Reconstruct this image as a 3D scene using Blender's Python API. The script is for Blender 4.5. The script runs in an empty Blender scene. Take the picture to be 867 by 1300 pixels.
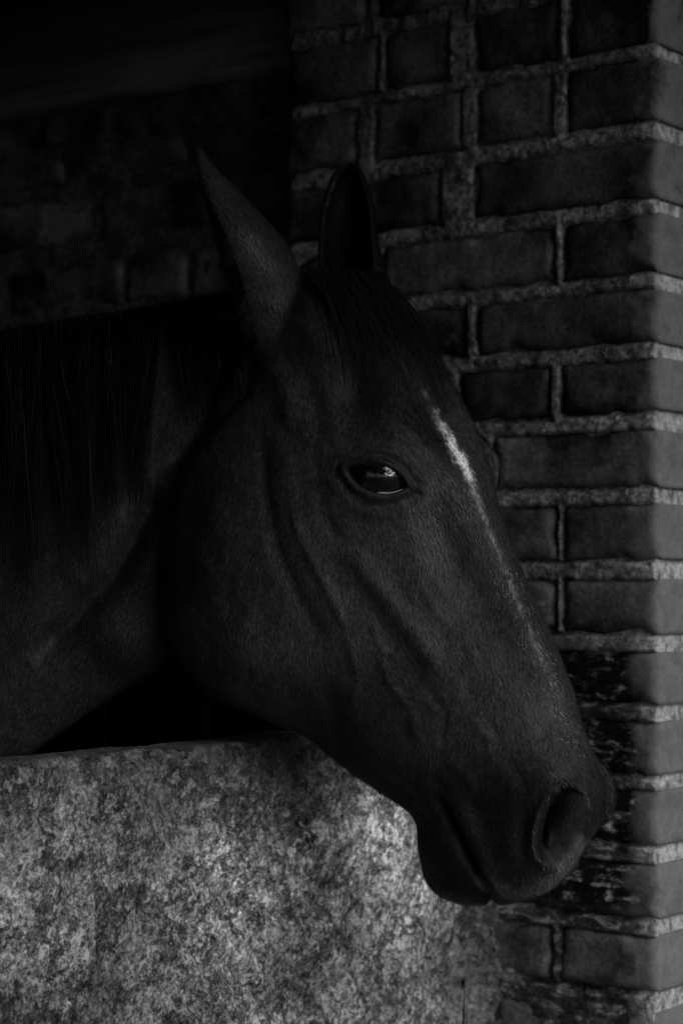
import bpy, bmesh, math, random
import numpy as np
from mathutils import Vector
from mathutils.bvhtree import BVHTree
random.seed(7); rng = np.random.default_rng(7)
S = bpy.context.scene
R = math.radians

# ------------------------------------------------------------------ camera
ZC = 1.30                     # eye height of the camera above the yard
FPX, CX, CY = 2606.0, 433.5, 750.0    # focal length, centre and horizon in photo pixels (867 x 1300)
cd = bpy.data.cameras.new('camera'); cam = bpy.data.objects.new('camera', cd); S.collection.objects.link(cam)
cam.location = (0, 0, ZC); cam.rotation_euler = (R(90), 0, 0)
cd.sensor_fit = 'VERTICAL'; cd.sensor_height = 36; cd.sensor_width = 24
cd.lens = 36 * FPX / 1300; cd.shift_y = 100 / 1300
cd.clip_start = 0.05; cd.clip_end = 2000
cd.dof.use_dof = True; cd.dof.focus_distance = 1.93; cd.dof.aperture_fstop = 5.6
S.camera = cam

# ------------------------------------------------------------------ sky and sun (the photograph is black and white)
SUN_EL = 25
w = bpy.data.worlds.new('World'); S.world = w; w.use_nodes = True
nt = w.node_tree; bg = nt.nodes['Background']
sky = nt.nodes.new('ShaderNodeTexSky'); sky.sky_type = 'NISHITA'; sky.sun_disc = False
bwn = nt.nodes.new('ShaderNodeRGBToBW')
nt.links.new(sky.outputs[0], bwn.inputs[0]); nt.links.new(bwn.outputs[0], bg.inputs[0]); bg.inputs[1].default_value = 0.05
SD = Vector((0.60, -0.80, 0.0)).normalized() * math.cos(R(SUN_EL)) + Vector((0, 0, math.sin(R(SUN_EL))))   # towards the sun
sky.sun_elevation = R(SUN_EL); sky.sun_rotation = math.atan2(SD.x, SD.y)
sl = bpy.data.lights.new('sun', 'SUN'); so = bpy.data.objects.new('sun', sl); S.collection.objects.link(so)
sl.energy = 3.0; sl.angle = R(44); sl.color = (1, 1, 1)
so.rotation_euler = SD.to_track_quat('Z', 'Y').to_euler(); so.location = (3, -3, 5)
S.view_settings.view_transform = 'Standard'; S.view_settings.look = 'None'
S.view_settings.exposure = -0.15; S.view_settings.gamma = 1.0
S.render.engine = 'CYCLES'; S.cycles.max_bounces = 5; S.cycles.diffuse_bounces = 3

# ------------------------------------------------------------------ helpers
C = S.collection
def put(name, verts, faces, mat, parent=None, smooth=True, loc=None):
    me = bpy.data.meshes.new(name)
    v = np.asarray(verts, dtype=np.float32); f = np.asarray(faces, dtype=np.int32)
    fill(me, v, f)
    if smooth: me.polygons.foreach_set('use_smooth', np.ones(len(me.polygons), dtype=bool))
    if mat: me.materials.append(mat)
    o = bpy.data.objects.new(name, me); C.objects.link(o)
    if parent: o.parent = parent
    return o
def fill(me, v, f):
    k = f.shape[1]
    me.vertices.add(len(v)); me.vertices.foreach_set('co', v.ravel())
    me.loops.add(f.size); me.loops.foreach_set('vertex_index', f.ravel())
    me.polygons.add(len(f)); me.polygons.foreach_set('loop_start', np.arange(0, f.size, k, dtype=np.int32))
    me.update(calc_edges=True); me.validate()
def empty(name, loc, label, cat, group=None):
    o = bpy.data.objects.new(name, None); C.objects.link(o); o.location = loc; o.empty_display_size = 0.1
    o['label'] = label; o['category'] = cat
    if group: o['group'] = group
    return o
def under(o, root):           # parent while keeping world coordinates of the mesh
    o.parent = root; o.matrix_parent_inverse = root.matrix_basis.inverted(); return o
def hash3(i, j, k, seed=0):
    n = (i.astype(np.int64) * 374761393 + j.astype(np.int64) * 668265263 + k.astype(np.int64) * 2147483647 + seed * 974711) & 0x7fffffff
    n = ((n ^ (n >> 13)) * 1274126177) & 0x7fffffff
    return ((n ^ (n >> 16)) & 0xffff) / 65535.0
def vnoise(p, seed=0):
    i = np.floor(p).astype(np.int64); f = p - i; f = f * f * (3 - 2 * f); r = 0
    for a in (0, 1):
        for b in (0, 1):
            for c in (0, 1):
                wgt = (f[:, 0] if a else 1 - f[:, 0]) * (f[:, 1] if b else 1 - f[:, 1]) * (f[:, 2] if c else 1 - f[:, 2])
                r = r + wgt * hash3(i[:, 0] + a, i[:, 1] + b, i[:, 2] + c, seed)
    return r * 2 - 1
def fbm(p, scale, octv=4, seed=0, gain=.5):
    r = 0; a = 1.0; s = scale
    for o in range(octv):
        r = r + a * vnoise(p * s + 31.7 * o, seed + o); a *= gain; s *= 2.03
    return r
def grid_faces(nu, nv, off=0, wrap=False):
    i, j = np.meshgrid(np.arange(nu - (0 if wrap else 1)), np.arange(nv - 1), indexing='ij')
    a = i * nv + j; b = ((i + 1) % nu) * nv + j
    return np.stack([a, b, b + 1, a + 1], -1).reshape(-1, 4) + off
def px2(p, depth):            # photo pixel at a given distance -> place
    return np.array([(p[0] - CX) / FPX * depth, depth, (CY - p[1]) / FPX * depth + ZC])
def proj(P):                  # place -> photo pixel
    P = np.asarray(P); return np.stack([CX + FPX * P[..., 0] / P[..., 1], CY - FPX * (P[..., 2] - ZC) / P[..., 1]], -1)

# ------------------------------------------------------------------ material helper
class M:
    def __init__(s, name, rough=.8, spec=.3):
        s.m = bpy.data.materials.new(name); s.m.use_nodes = True; s.t = s.m.node_tree
        s.b = s.t.nodes['Principled BSDF']; s.b.inputs['Roughness'].default_value = rough
        s.b.inputs['Specular IOR Level'].default_value = spec
    def n(s, typ, **kw):
        x = s.t.nodes.new(typ)
        for k, v in kw.items(): setattr(x, k, v)
        return x
    def l(s, a, b): s.t.links.new(a, b)
    def pos(s): 
        if not hasattr(s, '_p'): s._p = s.n('ShaderNodeNewGeometry').outputs['Position']
        return s._p
    def mapped(s, scale, vec=None, loc=(0, 0, 0), rot=(0, 0, 0)):
        m = s.n('ShaderNodeMapping'); s.l(vec or s.pos(), m.inputs[0]); m.inputs['Scale'].default_value = scale; m.inputs['Location'].default_value = loc
        m.inputs['Rotation'].default_value = rot
        return m.outputs[0]
    def noise(s, scale, detail=6, rough=.6, vec=None, dist=0):
        x = s.n('ShaderNodeTexNoise'); s.l(vec or s.pos(), x.inputs['Vector'])
        x.inputs['Scale'].default_value = scale; x.inputs['Detail'].default_value = detail; x.inputs['Roughness'].default_value = rough; x.inputs['Distortion'].default_value = dist
        return x.outputs[0]
    def voro(s, scale, feature='F1', vec=None):
        x = s.n('ShaderNodeTexVoronoi', feature=feature); s.l(vec or s.pos(), x.inputs['Vector']); x.inputs['Scale'].default_value = scale
        return x.outputs['Distance']
    def ramp(s, v, *stops, interp='LINEAR'):
        r = s.n('ShaderNodeValToRGB'); s.l(v, r.inputs[0]); e = r.color_ramp.elements; r.color_ramp.interpolation = interp
        while len(e) < len(stops): e.new(.5)
        for k, (p, c) in enumerate(stops): e[k].position = p; e[k].color = (c, c, c, 1)
        return r.outputs[0]
    def math(s, op, a, b=0.0, clamp=False):
        x = s.n('ShaderNodeMath', operation=op); x.use_clamp = clamp
        for i, v in enumerate((a, b)):
            if isinstance(v, (int, float)): x.inputs[i].default_value = v
            else: s.l(v, x.inputs[i])
        return x.outputs[0]
    def mix(s, f, a, b):
        x = s.n('ShaderNodeMix', data_type='FLOAT')
        for i, v in enumerate((f, a, b)):
            inp = x.inputs[0] if i == 0 else x.inputs[1 + i]
            if isinstance(v, (int, float)): inp.default_value = v
            else: s.l(v, inp)
        return x.outputs[0]
    def sep(s, v=None):
        x = s.n('ShaderNodeSeparateXYZ'); s.l(v or s.pos(), x.inputs[0]); return x.outputs
    def dot(s, d, c=0.0):
        x = s.n('ShaderNodeVectorMath', operation='DOT_PRODUCT'); s.l(s.pos(), x.inputs[0]); x.inputs[1].default_value = d
        return s.math('ADD', x.outputs['Value'], c)
    def base(s, v): s.l(v, s.b.inputs['Base Color'])
    def bump(s, h, strength=.5, dist=.002):
        x = s.n('ShaderNodeBump'); x.inputs['Strength'].default_value = strength; x.inputs['Distance'].default_value = dist
        s.l(h, x.inputs['Height']); s.l(x.outputs[0], s.b.inputs['Normal']); return x
    def attr(s, name): return s.n('ShaderNodeAttribute', attribute_name=name).outputs['Fac']

# ------------------------------------------------------------------ the two wall directions
D1 = np.array([-.798, .602, 0.]); N1 = np.array([-.602, -.798, 0.])    # jamb: runs away to the left, faces the camera
D2 = np.array([.602, .798, 0.]); N2 = np.array([.798, -.602, 0.])      # outer face and half wall: runs away to the right
CO = px2((834, 750), 2.24); CO[2] = 0                                   # outer corner of the pier
TQ = .240; Q = CO + D1 * TQ                                              # where the half wall meets the jamb
def u_of_px(x, set_back=0.0):
    P = CO - N1 * set_back; a = (x - CX) / FPX
    return (P[0] - a * P[1]) / (a * D1[1] - D1[0])

# brick and mortar materials --------------------------------------------------
def stain_common(m):
    """shared masks: distance along the jamb from the outer corner, height"""
    u = m.dot(tuple(D1), -float(CO @ D1)); z = m.sep()[2]
    return u, z
def make_brick_mat(dark=1.0, name='brick_clay', inside=False):
    m = M(name, .95, .05)
    u, z = stain_common(m)
    info = m.n('ShaderNodeObjectInfo').outputs['Random']
    big = m.noise(9, 4, .6); fine = m.noise(220, 5, .7); mid = m.noise(45, 6, .65, dist=.6)
    streak = m.noise(1, 5, .6, vec=m.mapped((90, 90, 9)))
    c = m.mix(info, .055, .13)
    c = m.math('MULTIPLY', c, m.ramp(big, (.38, .25), (.60, 1.6)))
    c = m.math('MULTIPLY', c, m.ramp(streak, (.3, .85), (.72, 1.2)))
    c = m.math('MULTIPLY', c, m.ramp(fine, (.36, .55), (.64, 1.45)))
    c = m.mix(m.math('MULTIPLY', m.ramp(m.noise(19, 5, .6), (.58, 0.), (.66, 1.)), m.ramp(mid, (.4, .15), (.6, .8))), c, .20)
    if not inside:
        # paler weathered clay towards the outer corner, with a ragged edge
        e = m.math('ADD', u, m.math('MULTIPLY', m.math('SUBTRACT', m.noise(22, 3, .5), .5), .11))
        e = m.math('ADD', e, m.math('MULTIPLY', m.math('SUBTRACT', z, 1.2), .03))
        pale = m.ramp(e, (.025, 1.0), (.040, 0.0))
        c = m.mix(pale, c, m.math('MULTIPLY', m.ramp(mid, (.3, .13), (.7, .21)), m.ramp(fine, (.3, .8), (.7, 1.2))))
        # flaking black soot and white lime low on the pier
        zone = m.math('MULTIPLY', m.ramp(m.math('ADD', u, m.math('MULTIPLY', m.math('SUBTRACT', m.noise(26, 5, .6), .5), .09)), (.012, 0.), (.040, 1.0)), m.ramp(z, (.925, 0.), (.955, 1.)))
        zone = m.math('MULTIPLY', zone, m.ramp(z, (0.0, 1.), (1., 1.)))
        zc = m.n('ShaderNodeMapRange'); m.l(z, zc.inputs[0]); zc.inputs[1].default_value = 1.23; zc.inputs[2].default_value = 1.31; zc.inputs[3].default_value = 1.; zc.inputs[4].default_value = 0.
        zone = m.math('MULTIPLY', zone, zc.outputs[0])
        fl = m.noise(1, 9, .74, vec=m.mapped((38, 38, 85)), dist=.25)
        big2 = m.noise(14, 3, .5)
        zn = m.math('MULTIPLY', zone, m.ramp(big2, (.30, 0.), (.40, 1.)))
        zn = m.math('MULTIPLY', zn, m.ramp(m.math('ADD', u, m.math('MULTIPLY', m.noise(20, 4, .6), .06)), (.19, 1.), (.21, 0.)))
        c = m.mix(zn, c, m.ramp(fl, (.50, .008), (.56, .04), (.60, .22), (.68, .55)))
        # render smeared on to the jamb beside the half wall
        sm = m.math('ADD', u, m.math('MULTIPLY', m.math('SUBTRACT', m.noise(30, 5, .6), .5), .10))
        low = m.n('ShaderNodeMapRange'); m.l(z, low.inputs[0]); low.inputs[1].default_value = 1.0; low.inputs[2].default_value = 1.12; low.inputs[3].default_value = 1.; low.inputs[4].default_value = 0.
        smm = m.math('MULTIPLY', m.ramp(sm, (.185, 0.), (.225, 1.)), low.outputs[0])
        c = m.mix(smm, c, m.ramp(mid, (.3, .06), (.7, .20)))
    else:
        c = m.math('MULTIPLY', c, 1.5)
    m.base(c)
    h = m.math('ADD', m.math('MULTIPLY', mid, .8), m.math('MULTIPLY', fine, .35))
    pit = m.ramp(m.voro(120), (.06, 0.), (.16, 1.))
    h = m.math('ADD', h, m.math('MULTIPLY', pit, .18))
    m.bump(h, .8, .0022)
    return m.m
def make_mortar_mat(name='lime_mortar', inside=False):
    m = M(name, .95, .1)
    u, z = stain_common(m)
    g = m.noise(130, 6, .75); g2 = m.noise(420, 3, .6); big = m.noise(11, 4, .6)
    c = m.math('MULTIPLY', m.ramp(g, (.36, .08), (.50, .27), (.64, .55)), m.ramp(big, (.36, .45), (.62, 1.15)))
    c = m.math('MULTIPLY', c, m.ramp(g2, (.3, .75), (.7, 1.25)))
    if not inside:
        e = m.math('ADD', u, m.math('MULTIPLY', m.math('SUBTRACT', m.noise(40, 3, .5), .5), .05))
        pale = m.ramp(e, (.018, 1.0), (.032, 0.0))
        c = m.mix(pale, c, m.math('MULTIPLY', m.ramp(g, (.36, .22), (.64, .72)), m.ramp(m.noise(60, 4, .6), (.35, .4), (.55, 1.))))
        zc = m.n('ShaderNodeMapRange'); m.l(z, zc.inputs[0]); zc.inputs[1].default_value = 1.20; zc.inputs[2].default_value = 1.27; zc.inputs[3].default_value = 1.; zc.inputs[4].default_value = 0.
        fl = m.noise(1, 9, .74, vec=m.mapped((38, 38, 85)), dist=.25)
        zn = m.math('MULTIPLY', zc.outputs[0], m.ramp(u, (.015, 0.), (.04, 1.0)))
        c = m.mix(m.math('MULTIPLY', zn, .95), c, m.ramp(fl, (.44, .015), (.53, .07), (.62, .34)))
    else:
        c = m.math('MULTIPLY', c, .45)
    m.base(c)
    h = m.math('ADD', g, m.math('MULTIPLY', m.ramp(m.voro(240), (.1, 0.), (.5, 1.)), .35))
    m.bump(h, .9, .003)
    return m.m
MB_, MM_ = make_brick_mat(), make_mortar_mat()
MBi, MMi = make_brick_mat(.55, 'inner_brick_clay', True), make_mortar_mat('inner_mortar', True)  # inner wall: brick tone raised, mortar tone lowered

def brick_mesh(O, U, Nn, u0, u1, z0, z1, depth=.10, res=.006, seed=0, rag=.0016, bev=.0035, bulge=.0012):
    """rounded uneven brick: front face grid + rings folding back. O origin of the wall plane, U along, Nn outward."""
    nx = max(6, int((u1 - u0) / res)); ny = max(5, int((z1 - z0) / res))
    a = np.linspace(0, 1, nx); b = np.linspace(0, 1, ny)
    a = .5 - .5 * np.cos(np.pi * a) * (1 - .35 * np.sin(np.pi * a)); b = .5 - .5 * np.cos(np.pi * b) * (1 - .35 * np.sin(np.pi * b))
    A, B = np.meshgrid(a, b, indexing='ij')
    uu = u0 + (u1 - u0) * A; zz = z0 + (z1 - z0) * B
    ed = np.minimum(np.minimum(A, 1 - A) * (u1 - u0), np.minimum(B, 1 - B) * (z1 - z0))
    k = np.clip(1 - ed / (bev * 1.6), 0, 1)
    pn = np.stack([uu.ravel(), zz.ravel(), np.full(uu.size, seed * .37)], -1)
    f1 = fbm(pn, 70, 4, seed).reshape(uu.shape); f2 = fbm(pn, 14, 2, seed + 9).reshape(uu.shape)
    chip = np.clip(np.abs(uu) / .02, 0, 1) * np.clip(fbm(pn, 38, 2, seed + 5).reshape(uu.shape) - .25, 0, 1) * np.clip(1 - ed / .012, 0, 1)
    ww = -bev * k ** 2 + f1 * .0006 + f2 * bulge - chip * .012
    # ragged outline
    un = fbm(np.stack([zz.ravel(), uu.ravel() * .2, np.full(uu.size, 5. + seed)], -1), 55, 3, seed + 2).reshape(uu.shape)
    zn = fbm(np.stack([uu.ravel(), zz.ravel() * .2, np.full(uu.size, 9. + seed)], -1), 40, 3, seed + 3).reshape(uu.shape)
    uu = uu + un * rag * (np.abs(A - .5) * 2) ** 2; zz = zz + zn * rag * (np.abs(B - .5) * 2) ** 2
    V = [np.stack([uu, zz, ww], -1).reshape(-1, 3)]; F = [grid_faces(nx, ny)]
    idx = np.arange(nx * ny).reshape(nx, ny)
    ring = np.concatenate([idx[:, 0], idx[-1, 1:], idx[-2::-1, -1], idx[0, -2:0:-1]])
    base = V[0][ring]; prev = ring; cnt = nx * ny; n = len(ring)
    cu, cz = (u0 + u1) / 2, (z0 + z1) / 2
    for q, d in enumerate((.022, .04, depth)):
        g = base.copy(); g[:, 2] = -d; g[:, 0] = cu + (g[:, 0] - cu) * 1.0; V.append(g)
        cur = np.arange(cnt, cnt + n); cnt += n
        F.append(np.stack([np.roll(prev, -1), prev, cur, np.roll(cur, -1)], -1)); prev = cur
    V = np.concatenate(V); F = np.concatenate(F)
    P = O[None] + V[:, :1] * U[None] + V[:, 2:3] * Nn[None]; P[:, 2] = V[:, 1]
    return P, F
def orient(P, F, Nn):         # make sure faces of the front look along Nn
    a, b, c = P[F[0, 0]], P[F[0, 1]], P[F[0, 2]]
    return F if np.dot(np.cross(b - a, c - a), Nn) > 0 else F[:, ::-1]

def put_brick(root, O, U, Nn, u0, u1, z0, z1, mat, seed, **kw):
    P, F = brick_mesh(O, U, Nn, u0, u1, z0, z1, seed=seed, **kw)
    F = orient(P, F, Nn)
    cen = P.mean(0); o = put('brick', P - cen, F, mat); o.location = cen
    return under(o, root)

# course bands in the photograph, mortar band (top y, bottom y) measured at x = 830
bands = [(-48, -28), (52, 70), (149, 174), (247, 270), (343, 364), (432, 454), (521, 544), (616, 639), (710, 735), (804, 827), (893, 917),
         (986, 1006), (1074, 1099), (1168, 1192), (1263, 1290)]
bands = [(-148, -126)] + bands
zz_ = lambda y: ZC + (CY - y) / FPX * 2.24
courses = [(zz_(bands[i + 1][0]), zz_(bands[i][1])) for i in range(len(bands) - 1)]     # (z0, z1) bottom, top of each brick course
rows_px = [
 [(358, 466), (476, 590), (600, 700), (712, 834)],                 # above band A.. (row 0)
 [(366, 478), (487, 568), (601, 708), (720, 834)],
 [(360, 452), (474, 585), (605, 700), (718, 834)],
 [(362, 440), (462, 557), (600, 834)],
 [(372, 470), (484, 702), (713, 834)],
 [(364, 480), (494, 590), (604, 834)],
 [(366, 460), (474, 568), (582, 696), (711, 834)],
 [(362, 480), (492, 612), (625, 834)],
 [(366, 480), (490, 590), (602, 706), (714, 834)],
 [(362, 460), (474, 560), (572, 706), (714, 834)],
 [(366, 580), (600, 834)],
 [(362, 470), (482, 600), (612, 708), (717, 834)],
 [(366, 470), (482, 590), (604, 834)],
 [(362, 470), (482, 600), (612, 834)],
 [(366, 480), (490, 606), (618, 699), (712, 834)]]
# the mapping: band k lies under course k
crs = courses[:]   # course 0 between bands[0] and bands[1] etc.
# extra courses above and below the frame
top_z = crs[0][1]; bot_z = crs[-1][0]
extra_up = [(top_z + .020 + .080 * k, top_z + .080 * (k + 1)) for k in range(3)]
extra_dn = [(max(bot_z - .080 * (k + 1), 0.004), bot_z - .021 - .080 * k) for k in range(int((bot_z - .03) / .080))]

pier = empty('brick_pier', tuple(Q * [1, 1, 0] + np.array([0, 0, 0])), 'dark weathered brick pier with thick pale mortar joints behind the horse\'s nose', 'brick pier')
bpy.context.view_layer.update()
U_END = u_of_px(366)
def jamb_course(z0, z1, spans, k, fine=True, headers=True):
    for q, (ua, ub) in enumerate(spans):
        corner = ub < .003 or ua < .003
        lo, hi = min(ua, ub), max(ua, ub)
        put_brick(pier, CO, D1, N1, lo, hi, z0, z1, MB_, k * 13 + q, depth=.10 if not corner else (.10 if k % 2 else .205),
                  res=.005 if fine else .02, rag=.0020, bulge=.0022, bev=.0060)
for k, (z0, z1) in enumerate(crs):
    row = rows_px[k] if k < len(rows_px) and rows_px[k] else [(360, 560), (575, 700), (712, 834)]
    spans = [(0.0 if b == 834 else u_of_px(b), u_of_px(a)) for a, b in row]
    jamb_course(z0, z1, spans, k)
for k, (z0, z1) in enumerate(extra_up + extra_dn):
    spans = [(0, .215), (.232, .335), (.350, U_END)] if k % 2 else [(0, .103), (.118, .333), (.350, U_END)]
    jamb_course(z0, z1, spans, k + 30, False)
# outer face of the pier, going away to the right
allc = list(enumerate(crs)) + [(k + 30, c) for k, c in enumerate(extra_up + extra_dn)]
for k, (z0, z1) in allc:
    cur = (.10 if k % 2 else .205) + .012; n = 0
    while cur < .85:
        ln = .205 if (n + k) % 2 else .10
        put_brick(pier, CO, D2, N2, cur, min(cur + ln, .87), z0, z1, MB_, 900 + k * 7 + n, depth=.09, res=.02, rag=.001)
        cur += ln + .012; n += 1
# mortar body of the pier: uneven sheet just behind the brick faces, on both visible sides
ZT = extra_up[-1][1] + .02
def mortar_sheet(O, U, Nn, ulist, zlist, back, seed, amp=.0018, zb=None):
    A, B = np.meshgrid(ulist, zlist, indexing='ij'); sh = A.shape
    p = np.stack([A.ravel(), B.ravel(), np.full(A.size, seed * 1.)], -1)
    w_ = (-back + fbm(p, 60, 4, seed) * amp + fbm(p, 230, 2, seed + 4) * amp * .5 + fbm(p, 9, 2, seed + 6) * amp * .6).reshape(sh)
    return A, B, w_
zl = np.unique(np.concatenate([np.arange(0, .83, .03), np.arange(.83, 1.97, .0022), np.arange(1.97, ZT, .03)]))
ul = np.concatenate([np.arange(0, .52, .003)]); ul = ul[ul < U_END - .006]; ul = np.append(ul, U_END - .006)
A, B, W = mortar_sheet(CO, D1, N1, ul, zl, .0005, 3, .0013)
W = W + .0022 * np.exp(-(A / .004) ** 2) * 0
allr = [(zr_, [(0.0 if b == 834 else u_of_px(b), u_of_px(a)) for a, b in (rows_px[k] if k < len(rows_px) and rows_px[k] else [(360, 560), (575, 700), (712, 834)])]) for k, zr_ in enumerate(crs)]
for (z0_, z1_), sp_ in allr:
    for ua_, ub_ in sp_:
        lo_, hi_ = min(ua_, ub_), max(ua_, ub_)
        if lo_ < .003: lo_ = -.05
        wob = fbm(np.stack([A.ravel(), B.ravel(), 0 * A.ravel()], -1), 60, 2, 61).reshape(A.shape) * .0012
        dU = np.maximum(lo_ - A, A - hi_); dZ = np.maximum(z0_ - B, B - z1_)
        d_ = np.maximum(dU, dZ) + wob
        below = (B < z0_ + .001)                      # the shaded gap lies mostly under each brick
        gap = np.where(below, .0046, .0010)
        W = np.where(d_ < gap, np.minimum(W, -.0070), W)
P1 = CO[None, None] + A[..., None] * D1 + W[..., None] * N1; P1[..., 2] = B
# push the sheet's outer edge back from the corner so the outer joint is recessed too
P1[0] = P1[0] + D1 * .005 - N1 * .002; P1[1] = P1[1] - N1 * .001
ul2 = np.concatenate([np.arange(.004, .09, .006), np.arange(.10, .9, .05)])
A2, B2, W2 = mortar_sheet(CO, D2, N2, ul2, zl, .0065, 8, .0009)
P2 = CO[None, None] + A2[..., None] * D2 + W2[..., None] * N2; P2[..., 2] = B2
P2[0] = P1[0]
n1_, n2_ = P1[..., 0].size, P2[..., 0].size
F1 = orient(P1.reshape(-1, 3), grid_faces(*A.shape), N1); F2 = orient(P2.reshape(-1, 3), grid_faces(*A2.shape), N2)
# far end of the jamb returns inwards
E = P1[-1].copy(); Eb = E - N1 * .25
Vend = np.concatenate([E, Eb]); nz = len(zl)
Fe = np.array([[i, i + 1, nz + i + 1, nz + i] for i in range(nz - 1)]); Fe = orient(Vend, Fe, D1)
Vm = np.concatenate([P1.reshape(-1, 3), P2.reshape(-1, 3), Vend]); Fm = np.concatenate([F1, F2 + n1_, Fe + n1_ + n2_])
mo = put('mortar', Vm, Fm, MM_); under(mo, pier)

def slab(name, O, U, Nn, u0, u1, z0, z1, w0, w1, mat, nu, nz, amp, seed, parent, edge=.004):
    """a closed box-like solid with an uneven front (towards Nn)"""
    A, B = np.meshgrid(np.linspace(u0, u1, nu), np.linspace(z0, z1, nz), indexing='ij')
    p = np.stack([A.ravel(), B.ravel(), np.full(A.size, seed)], -1)
    W = w1 + (fbm(p, 12, 4, seed) * amp).reshape(A.shape)
    Z = B + (fbm(p, 9, 4, seed + 1) * edge).reshape(A.shape)
    fr = O[None, None] + A[..., None] * U + W[..., None] * Nn; fr[..., 2] = Z
    bk = O[None, None] + A[..., None] * U + w0 * Nn; bk[..., 2] = Z
    V = np.concatenate([fr.reshape(-1, 3), bk.reshape(-1, 3)]); n = nu * nz
    F = orient(V, grid_faces(nu, nz), Nn); G = orient(V[n:], grid_faces(nu, nz), -Nn) + n
    idx = np.arange(n).reshape(nu, nz)
    ring = np.concatenate([idx[:, 0], idx[-1, 1:], idx[-2::-1, -1], idx[0, -2:0:-1]])
    sd = np.stack([ring, np.roll(ring, -1), np.roll(ring, -1) + n, ring + n], -1)
    o = put(name, V, np.concatenate([F, G, sd]), mat)
    if parent: under(o, parent)
    return o
# ------------------------------------------------------------------ recessed side wall inside the stall
SB = .075                                             # set back behind the jamb
side = empty('stall_side_wall', tuple((CO + D1 * 1.2 - N1 * SB) * [1, 1, 0]), 'sooty brick stall side wall under the timber beam, above the horse\'s neck', 'brick wall')
bpy.context.view_layer.update()
OS = CO - N1 * SB
uS = U_END - .05
seed = 400
for k in range(9):
    zt = ZC + .640 - .0885 * k; zb = zt - .066
    cur = uS + (.0 if k % 2 else .06); n = 0
    if k % 2 == 0: put_brick(side, OS, D1, N1, uS, cur - .012, zb, zt, MBi, 390 + k, depth=.08, res=.014)
    while cur < 2.2:
        ln = (.215, .103)[(n + k) % 2] if k > 1 else .215
        put_brick(side, OS, D1, N1, cur, cur + ln, zb, zt, MBi, seed, depth=.08, res=.009, rag=.002, bulge=.002); seed += 1
        cur += ln + .013; n += 1
ulS = np.arange(uS - .1, 3.2, .012); zlS = np.concatenate([np.arange(0, 1.2, .1), np.arange(1.2, 1.98, .008), [2.02, 2.2, 2.5]])
A, B, W = mortar_sheet(OS, D1, N1, ulS, zlS, .0005, 21, .0035)
# rough broken render with lumps in the strip right under the beam
lump = np.clip(fbm(np.stack([A.ravel(), B.ravel(), 0 * A.ravel()], -1), 18, 4, 77).reshape(A.shape), -.3, 1)
strip = np.exp(-((B - (ZC + .635)) / .045) ** 2)
W = W + strip * (.006 + .020 * lump) - .003 * (B < 1.9) 
PS = OS[None, None] + A[..., None] * D1 + W[..., None] * N1; PS[..., 2] = B
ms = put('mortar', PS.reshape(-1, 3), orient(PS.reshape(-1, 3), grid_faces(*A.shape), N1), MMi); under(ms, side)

mk = M('shade_black_boards', .95, .0); kn = mk.noise(1, 5, .6, vec=mk.mapped((40, 40, 3))); mk.base(mk.ramp(kn, (.3, .002), (.7, .005))); mk.bump(kn, .5, .002)  # near-black boards added to hold the shade on the unlit lower wall
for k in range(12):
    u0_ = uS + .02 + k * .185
    if u0_ < 2.1: slab('shade_board', OS, D1, N1, u0_, u0_ + .179, .004, ZC + .10 + (k % 3) * .004, .012, .040, mk.m, 8, 12, .001, 700 + k, side, .001)
# timber beam let into the side wall -----------------------------------------
mw = M('old_painted_timber', .75, .25)
gr = mw.noise(1, 6, .6, vec=mw.mapped((3, 3, 60), rot=(0, 0, 0))); sp = mw.noise(160, 3, .6)
c = mw.math('MULTIPLY', mw.ramp(gr, (.36, .12), (.64, .34)), mw.ramp(mw.noise(7, 4, .6), (.3, .7), (.7, 1.2)))
c = mw.mix(mw.ramp(sp, (.70, 0.), (.74, 1.)), c, .16)
mw.base(c); mw.bump(mw.math('ADD', gr, mw.math('MULTIPLY', mw.noise(60, 4, .6), .3)), .5, .003)
beam = slab('timber_beam', OS, D1, N1, uS - .05, 2.6, ZC + .672, ZC + .823, -.06, .022, mw.m, 160, 14, .002, 5, None, .004)
beam['label'] = 'dark painted timber beam along the top of the stall side wall'; beam['category'] = 'beam'
# round pale knot-like plaster boss under the beam
# ------------------------------------------------------------------ half wall of rough render
mc = M('rough_cement_render', .92, .2)
z = mc.sep()[2]
n_big = mc.noise(3.6, 5, .6); n_mid = mc.noise(11, 9, .72); n_fin = mc.noise(90, 7, .8); n_spk = mc.noise(260, 4, .75)
lay = mc.noise(10, 12, .70)
top_c = mc.ramp(n_mid, (.32, .34), (.62, .62)); und_c = mc.ramp(n_mid, (.36, .22), (.60, .54))
v = mc.mix(mc.ramp(lay, (.42, 0.), (.56, 1.)), und_c, top_c)
v = mc.math('MULTIPLY', v, mc.ramp(n_big, (.36, .45), (.58, 1.25)))
v = mc.math('MULTIPLY', v, mc.ramp(n_fin, (.40, .25), (.48, .85), (.60, 1.6)))
v = mc.math('MULTIPLY', v, mc.ramp(n_spk, (.40, .35), (.60, 1.6)))
lip = mc.ramp(mc.math('ABSOLUTE', mc.math('SUBTRACT', lay, .475)), (.0, 1.), (.008, 0.))
lip = mc.math('MULTIPLY', lip, mc.ramp(mc.noise(9, 4, .6), (.42, 0.), (.5, 1.)))
v = mc.mix(mc.math('MULTIPLY', lip, .5), v, .04)
vp = mc.n('ShaderNodeTexVoronoi', feature='F1'); wv = mc.n('ShaderNodeVectorMath', operation='ADD')
nz3 = mc.n('ShaderNodeTexNoise'); mc.l(mc.pos(), nz3.inputs['Vector']); nz3.inputs['Scale'].default_value = 40; nz3.inputs['Detail'].default_value = 4
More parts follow.
